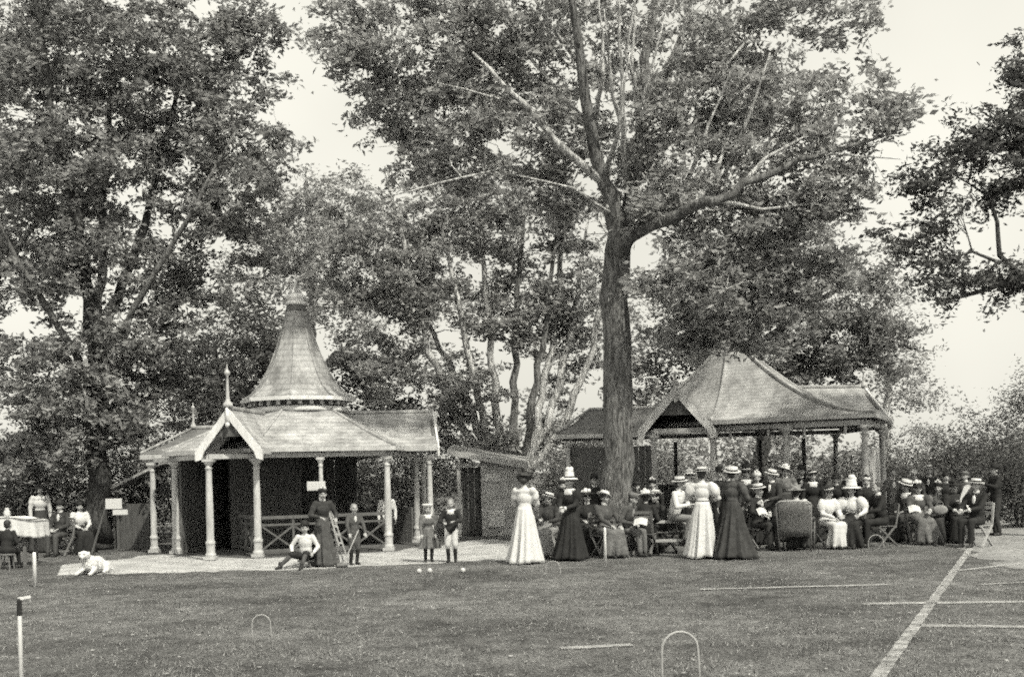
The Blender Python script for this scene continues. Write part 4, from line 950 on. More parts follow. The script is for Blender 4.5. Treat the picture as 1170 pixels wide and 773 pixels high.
def hat(o, J, kind, mat='straw', tilt=(0,0), ribbon='black', sz=1.0):
    h = J.s*J.hk*sz; A = J.HT @ Matrix.Rotation(R(tilt[0]), 3, 'X') @ Matrix.Rotation(R(tilt[1]), 3, 'Y')
    A = Matrix((J.HT.col[0], J.HT.col[1], J.HT.col[2])).transposed() @ Matrix.Rotation(R(tilt[0]), 3, 'X') @ Matrix.Rotation(R(tilt[1]), 3, 'Y')
    c_ = J.head + J.HT @ Vector((0, -.012*h, .068*J.s*J.hk)); b = MB(); rb = None
    if kind == 'boater':
        b.lathe(c_, [(.155*h,-.006*h),(.158*h,0),(.155*h,.006*h),(.098*h,.009*h),(.095*h,.075*h),(.088*h,.082*h),(.02*h,.085*h)], 22, 1, 1.08, A)
        rb = MB(); rb.lathe(c_, [(.1015*h,.010*h),(.101*h,.042*h)], 22, 1, 1.08, A)
    elif kind == 'wide':
        n = 26; prof = [(.20*h,-.012*h),(.205*h,-.004*h),(.19*h,.004*h),(.10*h,.016*h),(.094*h,.07*h),(.075*h,.10*h),(.02*h,.108*h)]
        b.lathe(c_, prof, n, 1.1, 1.0, A); rb = MB()
        for (x,y,z,r) in ((.05,.05,.07,.045),(-.03,.07,.075,.05),(.0,-.03,.115,.05),(-.07,.0,.08,.045),(.075,-.02,.09,.04)): rb.ell(c_ + A @ Vector((x*h,y*h,z*h)), r*h, r*h, r*.9*h)
    elif kind == 'tall':
        b.lathe(c_, [(.17*h,-.02*h),(.175*h,-.01*h),(.15*h,.008*h),(.098*h,.02*h),(.09*h,.12*h),(.07*h,.165*h),(.03*h,.19*h)], 22, 1.05, 1, A)
        for (x,y,z,r) in ((.0,.04,.19,.055),(.05,.0,.16,.05),(-.05,.02,.13,.05),(.02,-.04,.2,.045)): b.ell(c_ + A @ Vector((x*h,y*h,z*h)), r*h, r*.8*h, r*h)
        rb = MB(); rb.lathe(c_, [(.102*h,.021*h),(.099*h,.05*h)], 22, 1.05, 1, A)
    elif kind == 'bowler':
        b.lathe(c_, [(.118*h,.0),(.128*h,.012*h),(.122*h,.014*h),(.094*h,.008*h),(.095*h,.05*h),(.08*h,.095*h),(.045*h,.118*h),(.01*h,.123*h)], 22, 1, 1.15, A)
        rb = MB(); rb.lathe(c_, [(.097*h,.010*h),(.0975*h,.032*h)], 22, 1, 1.15, A)
    elif kind == 'cap':
        b.lathe(c_, [(.09*h,-.02*h),(.098*h,.0),(.105*h,.03*h),(.095*h,.055*h),(.05*h,.075*h),(.01*h,.08*h)], 18, 1, 1.1, A); b.ell(c_ + A @ Vector((0,.10*h,-.012*h)), .06*h, .05*h, .007*h, A)
    elif kind == 'sailor':
        b.lathe(c_, [(.092*h,-.025*h),(.096*h,.0),(.135*h,.03*h),(.14*h,.045*h),(.11*h,.065*h),(.02*h,.072*h)], 20, 1, 1.05, A)
    elif kind == 'toque':
        b.lathe(c_, [(.09*h,-.03*h),(.10*h,.0),(.105*h,.04*h),(.07*h,.075*h),(.01*h,.08*h)], 18, 1, 1.05, A); rb = MB()
        for (x,y,z,r) in ((.04,.06,.07,.035),(-.04,.05,.08,.035),(0,.05,.115,.03)): rb.ell(c_ + A @ Vector((x*h,y*h,z*h)), r*h, r*h, r*h)
    ob = child_of(o, 'hat', b.mesh('hat', None, True), M[mat])
    if rb: link('ribbon' if kind in ('boater','tall','bowler') else 'trimming', rb.mesh('ribbon', None, True), M[ribbon], ob)
def torso_wear(o, J, mat, woman=False, puff=0, long_=0, name='jacket', sleeve=1.0, collar=None, cuff=None):
    s = J.s; b = MB(); T = Matrix((J.X, J.fw, J.u)).transposed()
    if woman:
        b.ell(J.chest + J.fw*.015*s, .160*s, .128*s, .16*s, T); b.ell(J.chest + J.fw*.045*s - J.u*.01*s, .13*s, .10*s, .085*s, T); b.ell(J.waist + J.u*.03*s, .130*s, .102*s, .13*s, T); b.ell(J.shc - J.u*.02*s, .175*s, .092*s, .085*s, T)
    else:
        b.ell(J.chest, .172*s, .125*s, .20*s, T); b.ell(J.waist, .155*s, .122*s, .17*s, T); b.ell(J.shc - J.u*.02*s, .195*s, .095*s, .085*s, T)
    if long_: b.ell(J.pel - J.u*.02*s, (.165 if woman else .172)*s, .135*s, long_*s, T)
    b.cap(J.shc, J.shc + J.u*.075*s, .066*s, .056*s)
    for sg in (1, -1):
        sh, el, wr = J.sh[sg], J.el[sg], J.wr[sg]; fe = wr + (el-wr)*(1-sleeve) if sleeve < 1 else wr
        if puff:
            m = sh.lerp(el, .36); puff_ = puff*.80; b.ell(m + J.X*sg*.005*s, puff_*s, puff_*s*.95, puff_*1.45*s, frame((0,-1,0), (sh-el).normalized())); b.cap(sh, el, .075*s, .056*s)
        else: b.cap(sh, el, .066*s, .054*s)
        b.cap(el, wr.lerp(el, .05 if sleeve >= 1 else 1-sleeve), .054*s, .041*s)
        if cuff:
            q = MB(); f = (wr-el).normalized(); q.tube([wr - f*.035*s, wr + f*.012*s], [.045*s, .043*s], 12); child_of(o, 'cuff', q.mesh('cuff', None, True), M[cuff])
    ob = child_of(o, name, remesh(b, .0145, 3, name), M[mat])
    if collar:
        q = MB(); f = J.fw
        if collar[1] == 'big': q.ell(J.shc + J.u*.035*s, .145*s, .10*s, .04*s, T); q.ell(J.shc + f*.08*s - J.u*.03*s, .10*s, .04*s, .07*s, T)
        elif collar[1] == 'shirt': q.ell(J.chest + f*.095*s + J.u*.06*s, .045*s, .035*s, .11*s, T); q.lathe(J.shc + J.u*.07*s, [(.063*s,-.02*s),(.062*s,.04*s)], 14, 1, 1, T)
        else: q.lathe(J.shc + J.u*.07*s, [(.064*s,-.02*s),(.060*s,.045*s)], 14, 1, 1, T)
        child_of(o, 'collar', remesh(q, .011, 1, 'collar'), M[collar[0]])
    return ob
def trousers(o, J, mat, to=.93, name='trousers', w=1.0):
    s = J.s; b = MB(); T = Matrix((J.X, J.fw, J.u)).transposed(); b.ell(J.pel, .165*s, .125*s, .12*s, T)
    for sg in (1, -1):
        b.cap(J.hip[sg], J.kn[sg], .092*s*w, .074*s*w)
        e = J.kn[sg].lerp(J.an[sg], to)
        b.cap(J.kn[sg], e, .073*s*w, .058*s*w)
    child_of(o, name, remesh(b, .0145, 3, name), M[mat])
def stockings(o, J, mat):
    for sg in (1, -1):
        b = MB(); b.cap(J.kn[sg], J.an[sg], .060*J.s, .045*J.s); child_of(o, 'stocking', b.mesh('stocking', None, True), M[mat])
def skirt(o, J, mat, hem=.36, train=.10, folds=11, sd=0, length=1.0, belt=None):
    """standing gored skirt: closed, pleated, longer at the back"""
    s = J.s; n = 72; rows = 16; rs_ = random.Random(sd); ph = [rs_.uniform(0, 6.28) for _ in range(4)]; b = MB(); vs = []; lob = [rs_.uniform(.01,.04) for _ in range(3)]; sway = (rs_.uniform(-.05,.05)*s, rs_.uniform(-.03,.03)*s); folds = folds + rs_.choice((-3,-2,0,1,2))
    z1 = J.waist.z + .015*s; z0 = .012 + (1-length)*z1
    for q in range(rows+1):
        t = q/rows; r = (.132 + (.178-.132)*min(1, t/.2) + (hem*s-.175*s)/s*max(0, (t-.12)/.88)**1.25)*s
        for j in range(n):
            a = 2*math.pi*j/n; back = max(0, math.sin(a))
            f = (math.sin(a*folds + ph[0] + 1.2*math.sin(a*2+ph[1])) + .6*math.sin(a*(folds*2-3) + ph[2]))*.055*s*t**1.1*(.65+.55*back)
            f += (lob[0]*math.sin(2*a+ph[3]) + lob[1]*math.sin(3*a+ph[1]) + lob[2]*math.sin(5*a+ph[0]+2*t))*s*t**1.3
            rr = r + f; yy = (.86 + .05*t)
            vs.append((J.waist.x*(1-t) + sway[0]*t*t + rr*math.cos(a), J.waist.y*(1-t) + sway[1]*t*t + rr*yy*math.sin(a) + train*s*t**1.6*max(0, math.sin(a))**1.2, z1 + (z0-z1)*t + (.02*s*t**6*(1+math.sin(a*3+ph[3])) if length > .9 else 0)))
    fs = [(q*n+j, (q+1)*n+j, (q+1)*n+(j+1)%n, q*n+(j+1)%n) for q in range(rows) for j in range(n)] + [tuple(range(n)), tuple(rows*n+j for j in range(n-1,-1,-1))]
    b.add(vs, fs); ob = child_of(o, 'skirt', b.mesh('skirt', None, True), M[mat])
    if belt:
        q = MB(); q.lathe((J.waist.x, J.waist.y, z1-.01), [(.128*s,-.02*s),(.131*s,.0),(.128*s,.03*s)], 20, 1, .84); link('belt', q.mesh('belt', None, True), M[belt], ob)
def lap_skirt(o, J, mat, hem=.25, sd=0, to=.04):
    s = J.s; b = MB(); T = Matrix((J.X, J.fw, J.u)).transposed(); rs_ = random.Random(sd)
    b.ell(J.pel, .185*s, .16*s, .14*s, T); b.cap(J.waist, J.pel, .125*s, .16*s)
    k = (J.kn[1]+J.kn[-1])/2; a = (J.an[1]+J.an[-1])/2
    for f in (-1, -.5, 0, .5, 1):
        hx = Vector((f*.10*s, 0, 0)); b.cap(J.pel + hx*.9, k + hx*1.15 - Vector((0,0,.0)), .115*s, .098*s)
    for i in range(9):
        f = -1 + i/4; p = k + Vector((f*.125*s, -.01*s, -.01)); q = Vector((a.x + f*hem*s, a.y - .02*s + rs_.uniform(-.05,.06)*s - .03*s*(1-abs(f)), to))
        b.cap(p, q + Vector((0,0,.03)), .085*s, .042*s)
        b.cap(p + Vector((0,.12*s,-.05*s)), Vector((q.x*.9, q.y + .22*s, to + .04)), .08*s, .06*s)
    child_of(o, 'skirt', remesh(b, .02, 4, 'skirt'), M[mat])
CHAIRS = []
def person(label, u, foot=None, d=None, face=0, H=1.62, pose='stand', group=None, chair=None, hs=.45, wear=None, hr=('hair_dark','bun'), ht=None, z=0, **k):
    p = G(u, foot) if foot else GX(u, d)
    J = skel(H, pose, hs, **k)
    me = body_mesh(J, 'person'); o = bpy.data.objects.new('person', me); COL.objects.link(o)
    o.location = (p.x, p.y, z); a = math.atan2(p.x, p.y); o.rotation_euler = (0, 0, R(face) - a); tag(o, label, 'person', group)
    hair(o, J, *hr)
    if ht: hat(o, J, *ht[:1], **ht[1])
    wear(o, J)
    if pose != 'stand' and chair: CHAIRS.append((o, chair, hs))
    return o, J
LADY = [100]
def lady(top, skt, puff=.10, hem=.30, train=.1, sd=None, collar=None, cuff=None, belt=None, folds=11):
    if sd is None: LADY[0] += 1; sd = LADY[0]
    def f(o, J):
        torso_wear(o, J, top, True, puff, 0, 'bodice', 1, collar, cuff)
        if J.pose == 'stand': skirt(o, J, skt, hem, train, folds, sd, 1, belt)
        else: lap_skirt(o, J, skt, .25, sd)
        wear_shoes(o, J)
    return f
def gent(top, leg, collar=('white','shirt'), long_=.16, cuff=None, name='jacket'):
    def f(o, J):
        torso_wear(o, J, top, False, 0, long_, name, 1, collar, cuff); trousers(o, J, leg); wear_shoes(o, J)
    return f
def boy(top, leg, sock='black', collar=('white','shirt'), name='jacket', to=.12):
    def f(o, J):
        torso_wear(o, J, top, False, 0, .15, name, 1, collar); trousers(o, J, leg, to, 'knickerbockers', 1.12); stockings(o, J, sock); wear_shoes(o, J)
    return f
def girl(top, sock='black', collar=('white','big')):
    def f(o, J):
        torso_wear(o, J, top, True, .075, .1, 'coat', 1, collar); J2 = J
        skirt(o, J, top, .27, .0, 9, 4, .62); stockings(o, J, sock); wear_shoes(o, J)
    return f
CR = 'people watching by the right pavilion'; KD = 'children and minders by the left pavilion'; BK = 'people in the shade at far left'

# --- left of the lawn
person('child in dark clothes sitting before the white cloth-covered table', 8, 650, face=150, H=1.3, pose='sit', hs=.33, hk=1.15, group=BK, chair='small dark stool under the child before the white table|stool', wear=boy('black','black','black',None), hr=('hair_dark','short'), lean=8)
person('distant woman with white blouse and dark skirt beside the leaning pole', 92, d=27.5, face=20, H=1.55, pose='sit', group=BK, chair='wooden folding chair under the distant woman with white blouse', wear=lady('white','black',.09), ht=('toque', dict(mat='felt', ribbon='black')))
person('distant woman in dark dress with white sleeves behind the white table', 47, d=28.5, face=15, H=1.66, group=BK, wear=lady('offwhite','dark',.10), hr=('hair_dark','big'))
person('distant seated man in dark coat between white table and leaning pole', 70, d=27, face=-30, H=1.6, pose='sit', group=BK, chair='wooden folding chair under the distant man in dark coat', wear=gent('dark','char'), ht=('bowler', dict(mat='felt')), hr=('hair_dark','short'))

o, J = person('boy in white shirt and dark hat sitting low at the path edge', 350, 648, face=-12, H=1.34, pose='sit', hs=.16, hk=1.12, group=KD, chair='low dark footstool under the boy in white shirt|stool', feet={1:(.02,-.50,.07), -1:(-.42,-.34,.07)}, hands={1:(.19,-.22,.30), -1:(-.22,-.20,.32)},
       wear=boy('white','black','char',None,'shirt',.1), hr=('hair_dark','short'), ht=('bowler', dict(mat='felt', sz=.95)), lean=6, yaw=10)
person('woman in dark dress and dark trimmed hat standing behind the boy in white', 370, 647, face=25, H=1.47, group=KD, wear=lady('dark','char',.09,.27,.26,3,('white','high')), hands={1:(.16,-.24,.92), -1:(-.16,-.22,.95)}, hr=('hair_dark','bun'), ht=('toque', dict(mat='felt', ribbon='straw')), lean=3, yaw=-20)
o, J = person('fair-haired boy in dark suit leaning on a croquet mallet', 405, 645, face=25, H=1.22, hk=1.18, group=KD, wear=boy('char','char','black',('white','shirt')), hands={-1:(-.20,-.24,.60), 1:(.14,-.22,.62)}, hr=('hair_fair','short'), yaw=-10, lean=5)
mp = o.matrix_basis @ ((J.wr[-1]+J.wr[1])/2 + Vector((-.06,-.09,-.02))); gp = G(390.5, 648)
mb = MB(); mb.tube([mp + (mp-gp).normalized()*.10, gp + (mp-gp).normalized()*.05], [.013,.012], 8); ml = thing('croquet_mallet', mb, M['wood_pale'], gp, 'wooden croquet mallet held by the fair-haired boy', 'mallet')
mb = MB(); mb.tube([gp + Vector((-.09,-.06,.045)), gp + Vector((.09,.06,.045))], .04, 12); part('mallet_head', mb, M['wood'], ml)
person('child with white collar looking out over the cross-braced railing', 443, d=27.2, face=5, H=1.42, hk=1.08, group=KD, wear=boy('white','dark','black',None,'shirt'), hr=('hair_dark','short'))
person('small child in white cap and grey tweed coat beside the croquet balls', 490, 642, face=8, H=1.15, hk=1.2, group=KD, wear=girl('tweed'), hands={1:(.14,-.16,.50), -1:(-.15,-.15,.52)}, hr=('hair_fair','long'), ht=('sailor', dict(mat='white')))
person('child in dark jacket with white collar and pale knickerbockers', 516.5, 642, face=-8, H=1.27, hk=1.17, group=KD, wear=boy('black','offwhite','black',('white','big'),'jacket',.2), hands={1:(.10,-.22,.80), -1:(-.12,-.20,.78)}, hr=('hair_fair','short'), nod=12)

# --- the two women in white and those beside them
person('woman in long white dress with dark hair standing apart on the lawn', 601, 643.5, face=158, H=1.66, group=CR, wear=lady('white','white',.11,.30,.12,7,None,None,'offwhite'), hands={1:(.16,-.30,.98), -1:(-.12,-.32,.98)}, hr=('hair_dark','big'), ht=('wide', dict(mat='felt', ribbon='black', sz=.85)), nod=12)
person('woman in black dress with tall white hat standing by the croquet hoop', 653, 640, face=-28, H=1.60, group=CR, wear=lady('black','black',.11,.35,.1,9,('white','big'),'white'), hands={1:(.02,-.27,1.0), -1:(-.04,-.28,1.0)}, ht=('tall', dict(mat='white', ribbon='black')), hr=('hair_fair','bun'), yaw=-15)
person('seated woman in grey skirt squeezed between white dress and black dress', 629, d=22.9, face=-20, H=1.58, pose='sit', group=CR, chair='wooden folding chair behind the woman in long white dress', wear=lady('dark','grey',.1), ht=('boater', dict(mat='straw', tilt=(8,14))), hands={1:(.1,-.34,.72), -1:(-.1,-.33,.76)})
person('seated woman in black with white flowers on her hat beside the big trunk', 672, d=23.4, face=10, H=1.58, pose='sit', group=CR, chair='wooden folding chair just left of the big trunk', wear=lady('black','black',.1,collar=('white','high')), ht=('wide', dict(mat='felt', ribbon='white', tilt=(6,-10))), hands={1:(.12,-.32,.66), -1:(-.14,-.30,.70)})
person('seated woman with tilted white hat and grey tweed skirt behind the thin peg', 692, d=22.4, face=30, H=1.60, pose='sit', group=CR, chair='wooden folding chair under the woman in grey tweed skirt', wear=lady('char','tweed',.11,collar=('offwhite','high')), ht=('boater', dict(mat='straw', tilt=(-4,28), ribbon='offwhite')), hands={1:(.16,-.34,.62), -1:(-.06,-.34,.64)}, yaw=20)
person('seated man in dark jacket and grey trousers in front of the big trunk', 713, d=22.5, face=60, H=1.62, pose='sit', group=CR, chair='wooden folding chair under the man in front of the big trunk', wear=gent('char','tweed',('grey','shirt')), ht=('cap', dict(mat='tweed')), hr=('hair_dark','short'), lean=22, nod=12)
person('seated person in black seen from behind with wide pale straw hat', 737, d=22.6, face=165, H=1.58, pose='sit', group=CR, chair='wooden folding chair under the person with wide pale straw hat', wear=gent('black','black',None,.2), ht=('wide', dict(mat='straw', ribbon='straw', tilt=(-14,8), sz=.95)), hr=('hair_dark','short'), lean=16, hands={1:(.28,-.16,.60), -1:(-.1,-.3,.64)})
person('seated woman in dark dress leaning forward left of the white-shirted man', 757, d=23.3, face=-40, H=1.60, pose='sit', group=CR, chair='wooden folding chair left of the slatted bench', wear=lady('dark','black',.1,cuff='white'), ht=('boater', dict(mat='straw', tilt=(10,-12))), lean=18, hands={1:(.05,-.36,.66), -1:(-.12,-.34,.62)})
person('man in white shirt and straw hat perched on the slatted bench', 771, d=22.9, face=65, H=1.70, pose='sit', hs=.66, group=CR, wear=gent('white','grey',('white','high'),.08,None,'shirt'), feet={1:(.06,-.62,.085), -1:(-.12,-.30,.30)}, ht=('boater', dict(mat='straw', tilt=(0,-6))), hr=('hair_dark','short'), lean=14, hands={1:(.1,-.42,.96), -1:(-.1,-.38,.98)}, yaw=5)
person('woman with white flowered hat standing behind the white-shirted man', 789, d=25.2, face=-15, H=1.63, group=CR, wear=lady('char','black',.1,collar=('white','big')), ht=('wide', dict(mat='white', ribbon='white', sz=.85)))
person('woman in white dress and straw boater seen from behind', 804, 637.5, face=168, H=1.68, group=CR, wear=lady('white','white',.135,.255,.08,15,None,None,'dark',9), hands={1:(.17,-.26,1.12), -1:(-.17,-.26,1.10)}, ht=('boater', dict(mat='straw', tilt=(-4,0))), yaw=15)
person('woman in black gown and boater standing beside the white dress', 839, 637.5, face=150, H=1.67, group=CR, wear=lady('char','dark',.11,.36,.2,17), hands={1:(.13,-.28,1.05), -1:(-.17,-.26,1.05)}, ht=('boater', dict(mat='straw', tilt=(4,-12))), yaw=-20)
person('woman with tilted white boater behind the two standing women', 834, d=24.6, face=-10, H=1.66, group=CR, wear=lady('dark','black',.1,collar=('offwhite','high')), ht=('boater', dict(mat='straw', tilt=(6,16))))
person('tall woman with upright white plume behind the black gown', 854, d=25.6, face=20, H=1.66, group=CR, wear=lady('black','black',.1,collar=('white','big')), ht=('tall', dict(mat='felt', ribbon='white')))
person('seated man in dark suit with white cuffs right of the black gown', 868, d=23.6, face=40, H=1.70, pose='sit', group=CR, chair='wooden folding chair right of the black gown', wear=gent('black','dark',('white','shirt'),.16,'white'), ht=('boater', dict(mat='straw', tilt=(0,-8))), hr=('hair_dark','short'), hands={1:(-.02,-.36,.74), -1:(-.16,-.34,.70)})
person('man in dark coat and boater standing left of the cane chair', 884, d=23.6, face=-35, H=1.60, group=CR, wear=gent('dark','char',('white','shirt'),.2), ht=('boater', dict(mat='straw', tilt=(4,14))), hr=('hair_dark','short'), hands={1:(.1,-.26,1.02), -1:(-.14,-.26,1.0)}, yaw=-10)
person('woman with pale ribboned hat standing behind the cane chair', 899, d=25.8, face=10, H=1.68, group=CR, wear=lady('tweed','dark',.1,collar=('white','high')), ht=('wide', dict(mat='straw', ribbon='white', tilt=(4,20), sz=.85)))
wo, wJ = person('person with round grey hat sitting deep in the cane chair', 911, d=22.9, face=172, H=1.62, pose='sit', hs=.44, group=CR, wear=lady('offwhite','dark',.11), ht=('wide', dict(mat='grey', ribbon='grey', sz=.9)), hr=('hair_dark','bun'))
person('woman in black with white scarf standing behind the seated girl', 930, d=25.4, face=15, H=1.56, group=CR, wear=lady('black','black',.1,collar=('white','big')), ht=('boater', dict(mat='felt', ribbon='white', tilt=(6,-12))))
person('seated girl in white blouse and pale skirt with dark tilted boater', 945, 626, face=42, H=1.56, pose='sit', group=CR, chair='wooden folding chair under the girl in white blouse', wear=lady('white','offwhite',.13), hands={1:(.10,-.30,.66), -1:(-.10,-.32,.64)}, ht=('boater', dict(mat='felt', ribbon='white', tilt=(10,-14))), lean=8, nod=10)
person('seated woman in white blouse with tall white hat and dark skirt', 975, 625, face=-10, H=1.62, pose='sit', group=CR, chair='wooden folding chair under the woman with tall white hat', wear=lady('white','black',.15), hands={1:(.20,-.34,.68), -1:(-.16,-.34,.68)}, ht=('tall', dict(mat='white', ribbon='offwhite', sz=1.15)), lean=4)
person('seated man in black suit with dark bare head beside the tall white hat', 1008, 624, face=-55, H=1.70, pose='sit', group=CR, chair='wooden folding chair under the bare-headed man in black', wear=gent('black','black',('white','high')), hr=('hair_dark','short'), hands={1:(.06,-.42,.72), -1:(-.06,-.42,.74)}, lean=8)
person('seated woman in flat white hat behind the man in black suit', 1037, d=25.0, face=-35, H=1.66, pose='sit', group=CR, chair='wooden folding chair under the woman in flat white hat', wear=lady('dark','dark',.1,collar=('white','big')), ht=('boater', dict(mat='straw', tilt=(4,18), sz=1.15)))
person('seated woman with white jabot and grey skirt holding white papers', 1050, d=24.0, face=15, H=1.60, pose='sit', group=CR, chair='wooden folding chair under the woman in grey skirt', wear=lady('char','tweed',.11,collar=('white','big'),cuff='white'), ht=('wide', dict(mat='felt', ribbon='white', tilt=(4,-8), sz=.9)), hands={1:(.14,-.36,.70), -1:(-.14,-.38,.72)}, feet={1:(.28,-.52,.085), -1:(-.05,-.42,.085)})
person('seated woman in tweed with pale bag on her lap', 1074, d=24.4, face=-15, H=1.58, pose='sit', group=CR, chair='wooden folding chair under the woman in tweed', wear=lady('tweed','dark',.11,collar=('offwhite','high')), ht=('toque', dict(mat='felt', ribbon='offwhite')), hands={1:(.12,-.34,.68), -1:(-.12,-.34,.68)})
po, pJ = person('seated woman in black holding up a white folded fan', 1091, d=24.2, face=20, H=1.60, pose='sit', group=CR, chair='wooden folding chair under the woman with the white fan', wear=lady('black','black',.11,cuff='white'), ht=('wide', dict(mat='felt', ribbon='black', sz=.9)), hands={1:(.02,-.30,.86), -1:(-.10,-.34,.68)})
person('seated man in dark suit with boater on the last folding chair', 1117, 624, face=-28, H=1.72, pose='sit', group=CR, chair='pale folding chair with crossed legs at the right end of the crowd', wear=gent('black','black',('white','shirt'),.18,'white'), ht=('boater', dict(mat='straw', tilt=(0,4))), hr=('hair_dark','short'), hands={1:(.02,-.38,.74), -1:(-.14,-.36,.72)}, yaw=10)
person('man in dark coat and dark hat standing at the right end of the crowd', 1139, d=26, face=-60, H=1.58, group=CR, wear=gent('black','dark',None,.2), ht=('bowler', dict(mat='felt')), hr=('hair_dark','short'), hands={1:(.12,-.32,1.18), -1:(-.16,-.2,.9)})
person('dark-suited man with pale hat half hidden behind the woman in tweed', 1063, d=26.6, face=-10, H=1.60, group=CR, wear=gent('dark','dark',('white','shirt')), ht=('boater', dict(mat='straw', tilt=(2,-10))), hr=('hair_dark','short'))
person('bare-headed man in grey coat standing under the right gable end', 1022, d=26.5, face=10, H=1.55, group=CR, wear=gent('tweed','dark',('white','shirt')), hr=('hair_dark','short'))


# more of the crowd, packed between those in front
XT = [
 (644, 24.4, 15, 'woman in black bonnet glimpsed behind the tall white hat', 'stand', 1.5, lady('black','black',.09,collar=('white','high')), ('toque', dict(mat='felt', ribbon='white')), 'bun'),
 (681, 25.2, -15, 'man in black bowler standing left of the big trunk', 'stand', 1.58, gent('black','black',('white','high')), ('bowler', dict(mat='felt')), 'short'),
 (728, 24.6, 10, 'man in black cap standing right of the big trunk', 'stand', 1.42, gent('dark','black',None), ('cap', dict(mat='felt')), 'short'),
 (748, 25.0, -20, 'woman in dark dress with pale toque near the thin porch column', 'stand', 1.46, lady('black','dark',.09,collar=('white','high')), ('toque', dict(mat='felt', ribbon='white')), 'bun'),
 (823, 25.6, 15, 'man in bowler between the white dress and the black gown', 'stand', 1.66, gent('black','black',('white','high')), ('bowler', dict(mat='felt')), 'short'),
 (866, 25.0, -5, 'woman with small white toque behind the seated man with white cuffs', 'stand', 1.55, lady('dark','black',.09,collar=('white','big')), ('toque', dict(mat='white', ribbon='white')), 'bun'),
 (916, 26.6, 5, 'man in dark bowler under the pavilion eave behind the cane chair', 'stand', 1.66, gent('black','black',('white','shirt')), ('bowler', dict(mat='felt')), 'short'),
 (958, 25.6, -12, 'dark woman in wide black hat between the two white blouses', 'stand', 1.46, lady('black','black',.10,collar=('white','high')), ('wide', dict(mat='felt', ribbon='black', sz=.85)), 'bun'),
 (992, 25.0, 18, 'woman in black with small straw toque behind the tall white hat', 'stand', 1.40, lady('black','dark',.10,collar=('offwhite','high')), ('toque', dict(mat='straw', ribbon='black')), 'bun'),
 (1082, 25.8, 12, 'woman in black bonnet standing behind the white fan', 'stand', 1.44, lady('black','black',.10,collar=('white','high')), ('toque', dict(mat='felt', ribbon='black')), 'bun'),
 (1104, 25.6, -8, 'man in grey cap standing left of the boater on the last chair', 'stand', 1.46, gent('char','black',('white','high')), ('cap', dict(mat='tweed')), 'short'),
 (1046, 26.2, 8, 'woman in wide white hat near the right gable columns', 'stand', 1.48, lady('char','dark',.10,collar=('white','high')), ('wide', dict(mat='straw', ribbon='white', sz=.8, tilt=(4,-14))), 'bun'),
]
for (u, d, fc, lab, ps, H_, wr_, ht_, hs_) in XT:
    person(lab, u, d=d, face=fc, H=H_, pose=ps, group=CR, wear=wr_, ht=ht_, hr=('hair_dark', hs_), yaw=rnd.uniform(-25, 25), lean=rnd.uniform(-2, 5), side=rnd.uniform(-3, 3))

# --- seats
def folding_chair(mat, h=.45):
    r = empty('folding_chair', (0,0,0)); 
    def P_(n, f):
        mb = MB(); f(mb); return link(n, mb.mesh(n), mat, r)
    def seat(mb):
        for i in range(6): mb.box((-.2, -.18+i*.062, h-.032), (.2, -.18+i*.062+.05, h-.014))
    P_('seat', seat)
    for sx in (-1, 1):
        P_('leg', lambda mb: mb.bar((sx*.21, -.24, 0), (sx*.21, .19, h-.03+.02), .03, .04, (1,0,0)))
        P_('leg', lambda mb: mb.bar((sx*.175, .26, 0), (sx*.175, -.19, h-.035), .03, .04, (1,0,0)))
        P_('back_post', lambda mb: mb.bar((sx*.215, .17, h-.06), (sx*.215, .27, h+.42), .03, .04, (1,0,0)))
    def back(mb):
        for z_ in (.22, .32, .41): mb.box((-.198, .175+z_*.19, h+z_-.03), (.198, .195+z_*.19, h+z_+.03))
    P_('backrest', back); return r
proto = folding_chair(M['wood']); first = True
for (po_, lab, hs) in CHAIRS:
    kind = 'chair'
    if '|' in lab: lab, kind = lab.split('|')
    if kind == 'stool':
        b = po_.location; r = empty('stool', (b.x, b.y, 0), lab, 'stool'); mb = MB(); mb.lathe((b.x, b.y, 0), [(.15, hs-.05), (.16, hs-.04), (.16, hs-.02), (.14, hs-.012)], 16); part('seat', mb, M['wood'], r)
        for a in (.8, 2.4, 3.9, 5.5): mb = MB(); mb.tube([(b.x+.15*math.cos(a), b.y+.15*math.sin(a), 0), (b.x+.1*math.cos(a), b.y+.1*math.sin(a), hs-.05)], .016, 6); part('leg', mb, M['wood'], r)
        continue
    if 'pale folding' in lab: c_ = folding_chair(M['wood_pale'])
    elif first: c_ = proto; first = False
    else: c_ = copy_tree(proto)
    c_.location = po_.location; c_.rotation_euler = po_.rotation_euler; tag(c_, lab, 'chair', 'folding chairs among the crowd')
# cane chair with tall rounded back
p = GX(911, 22.9); wc = empty('cane_chair', p, 'grey cane armchair with broad woven back turned towards the lawn', 'chair'); an = R(172) - math.atan2(p.x, p.y)
rot = lambda x, y, z: p + Matrix.Rotation(an, 3, 'Z') @ Vector((x, y, z))
def cb(lo, hi, mb):
    P = [rot(x, y, z) for z in (lo[2], hi[2]) for (x, y) in ((lo[0],lo[1]),(hi[0],lo[1]),(hi[0],hi[1]),(lo[0],hi[1]))]
    return mb.add(P, [(3,2,1,0),(4,5,6,7),(0,1,5,4),(1,2,6,5),(2,3,7,6),(3,0,4,7)])
mb = MB(); n_ = 20; vs = []; zs = (.30, .45, .62, .80, .98)   # one slightly bowed woven panel, leaning back (the chair faces local -Y)
for off in (0, .022):
    for z in zs:
        for i in range(n_+1):
            x = -.31 + .62*i/n_; vs.append(rot(x, .30 + off + (z-.3)*.12 + .05*(1-(x/.31)**2) + .004*math.sin(i*2.4), z - (.04*(x/.31)**4 if z > .9 else 0)))
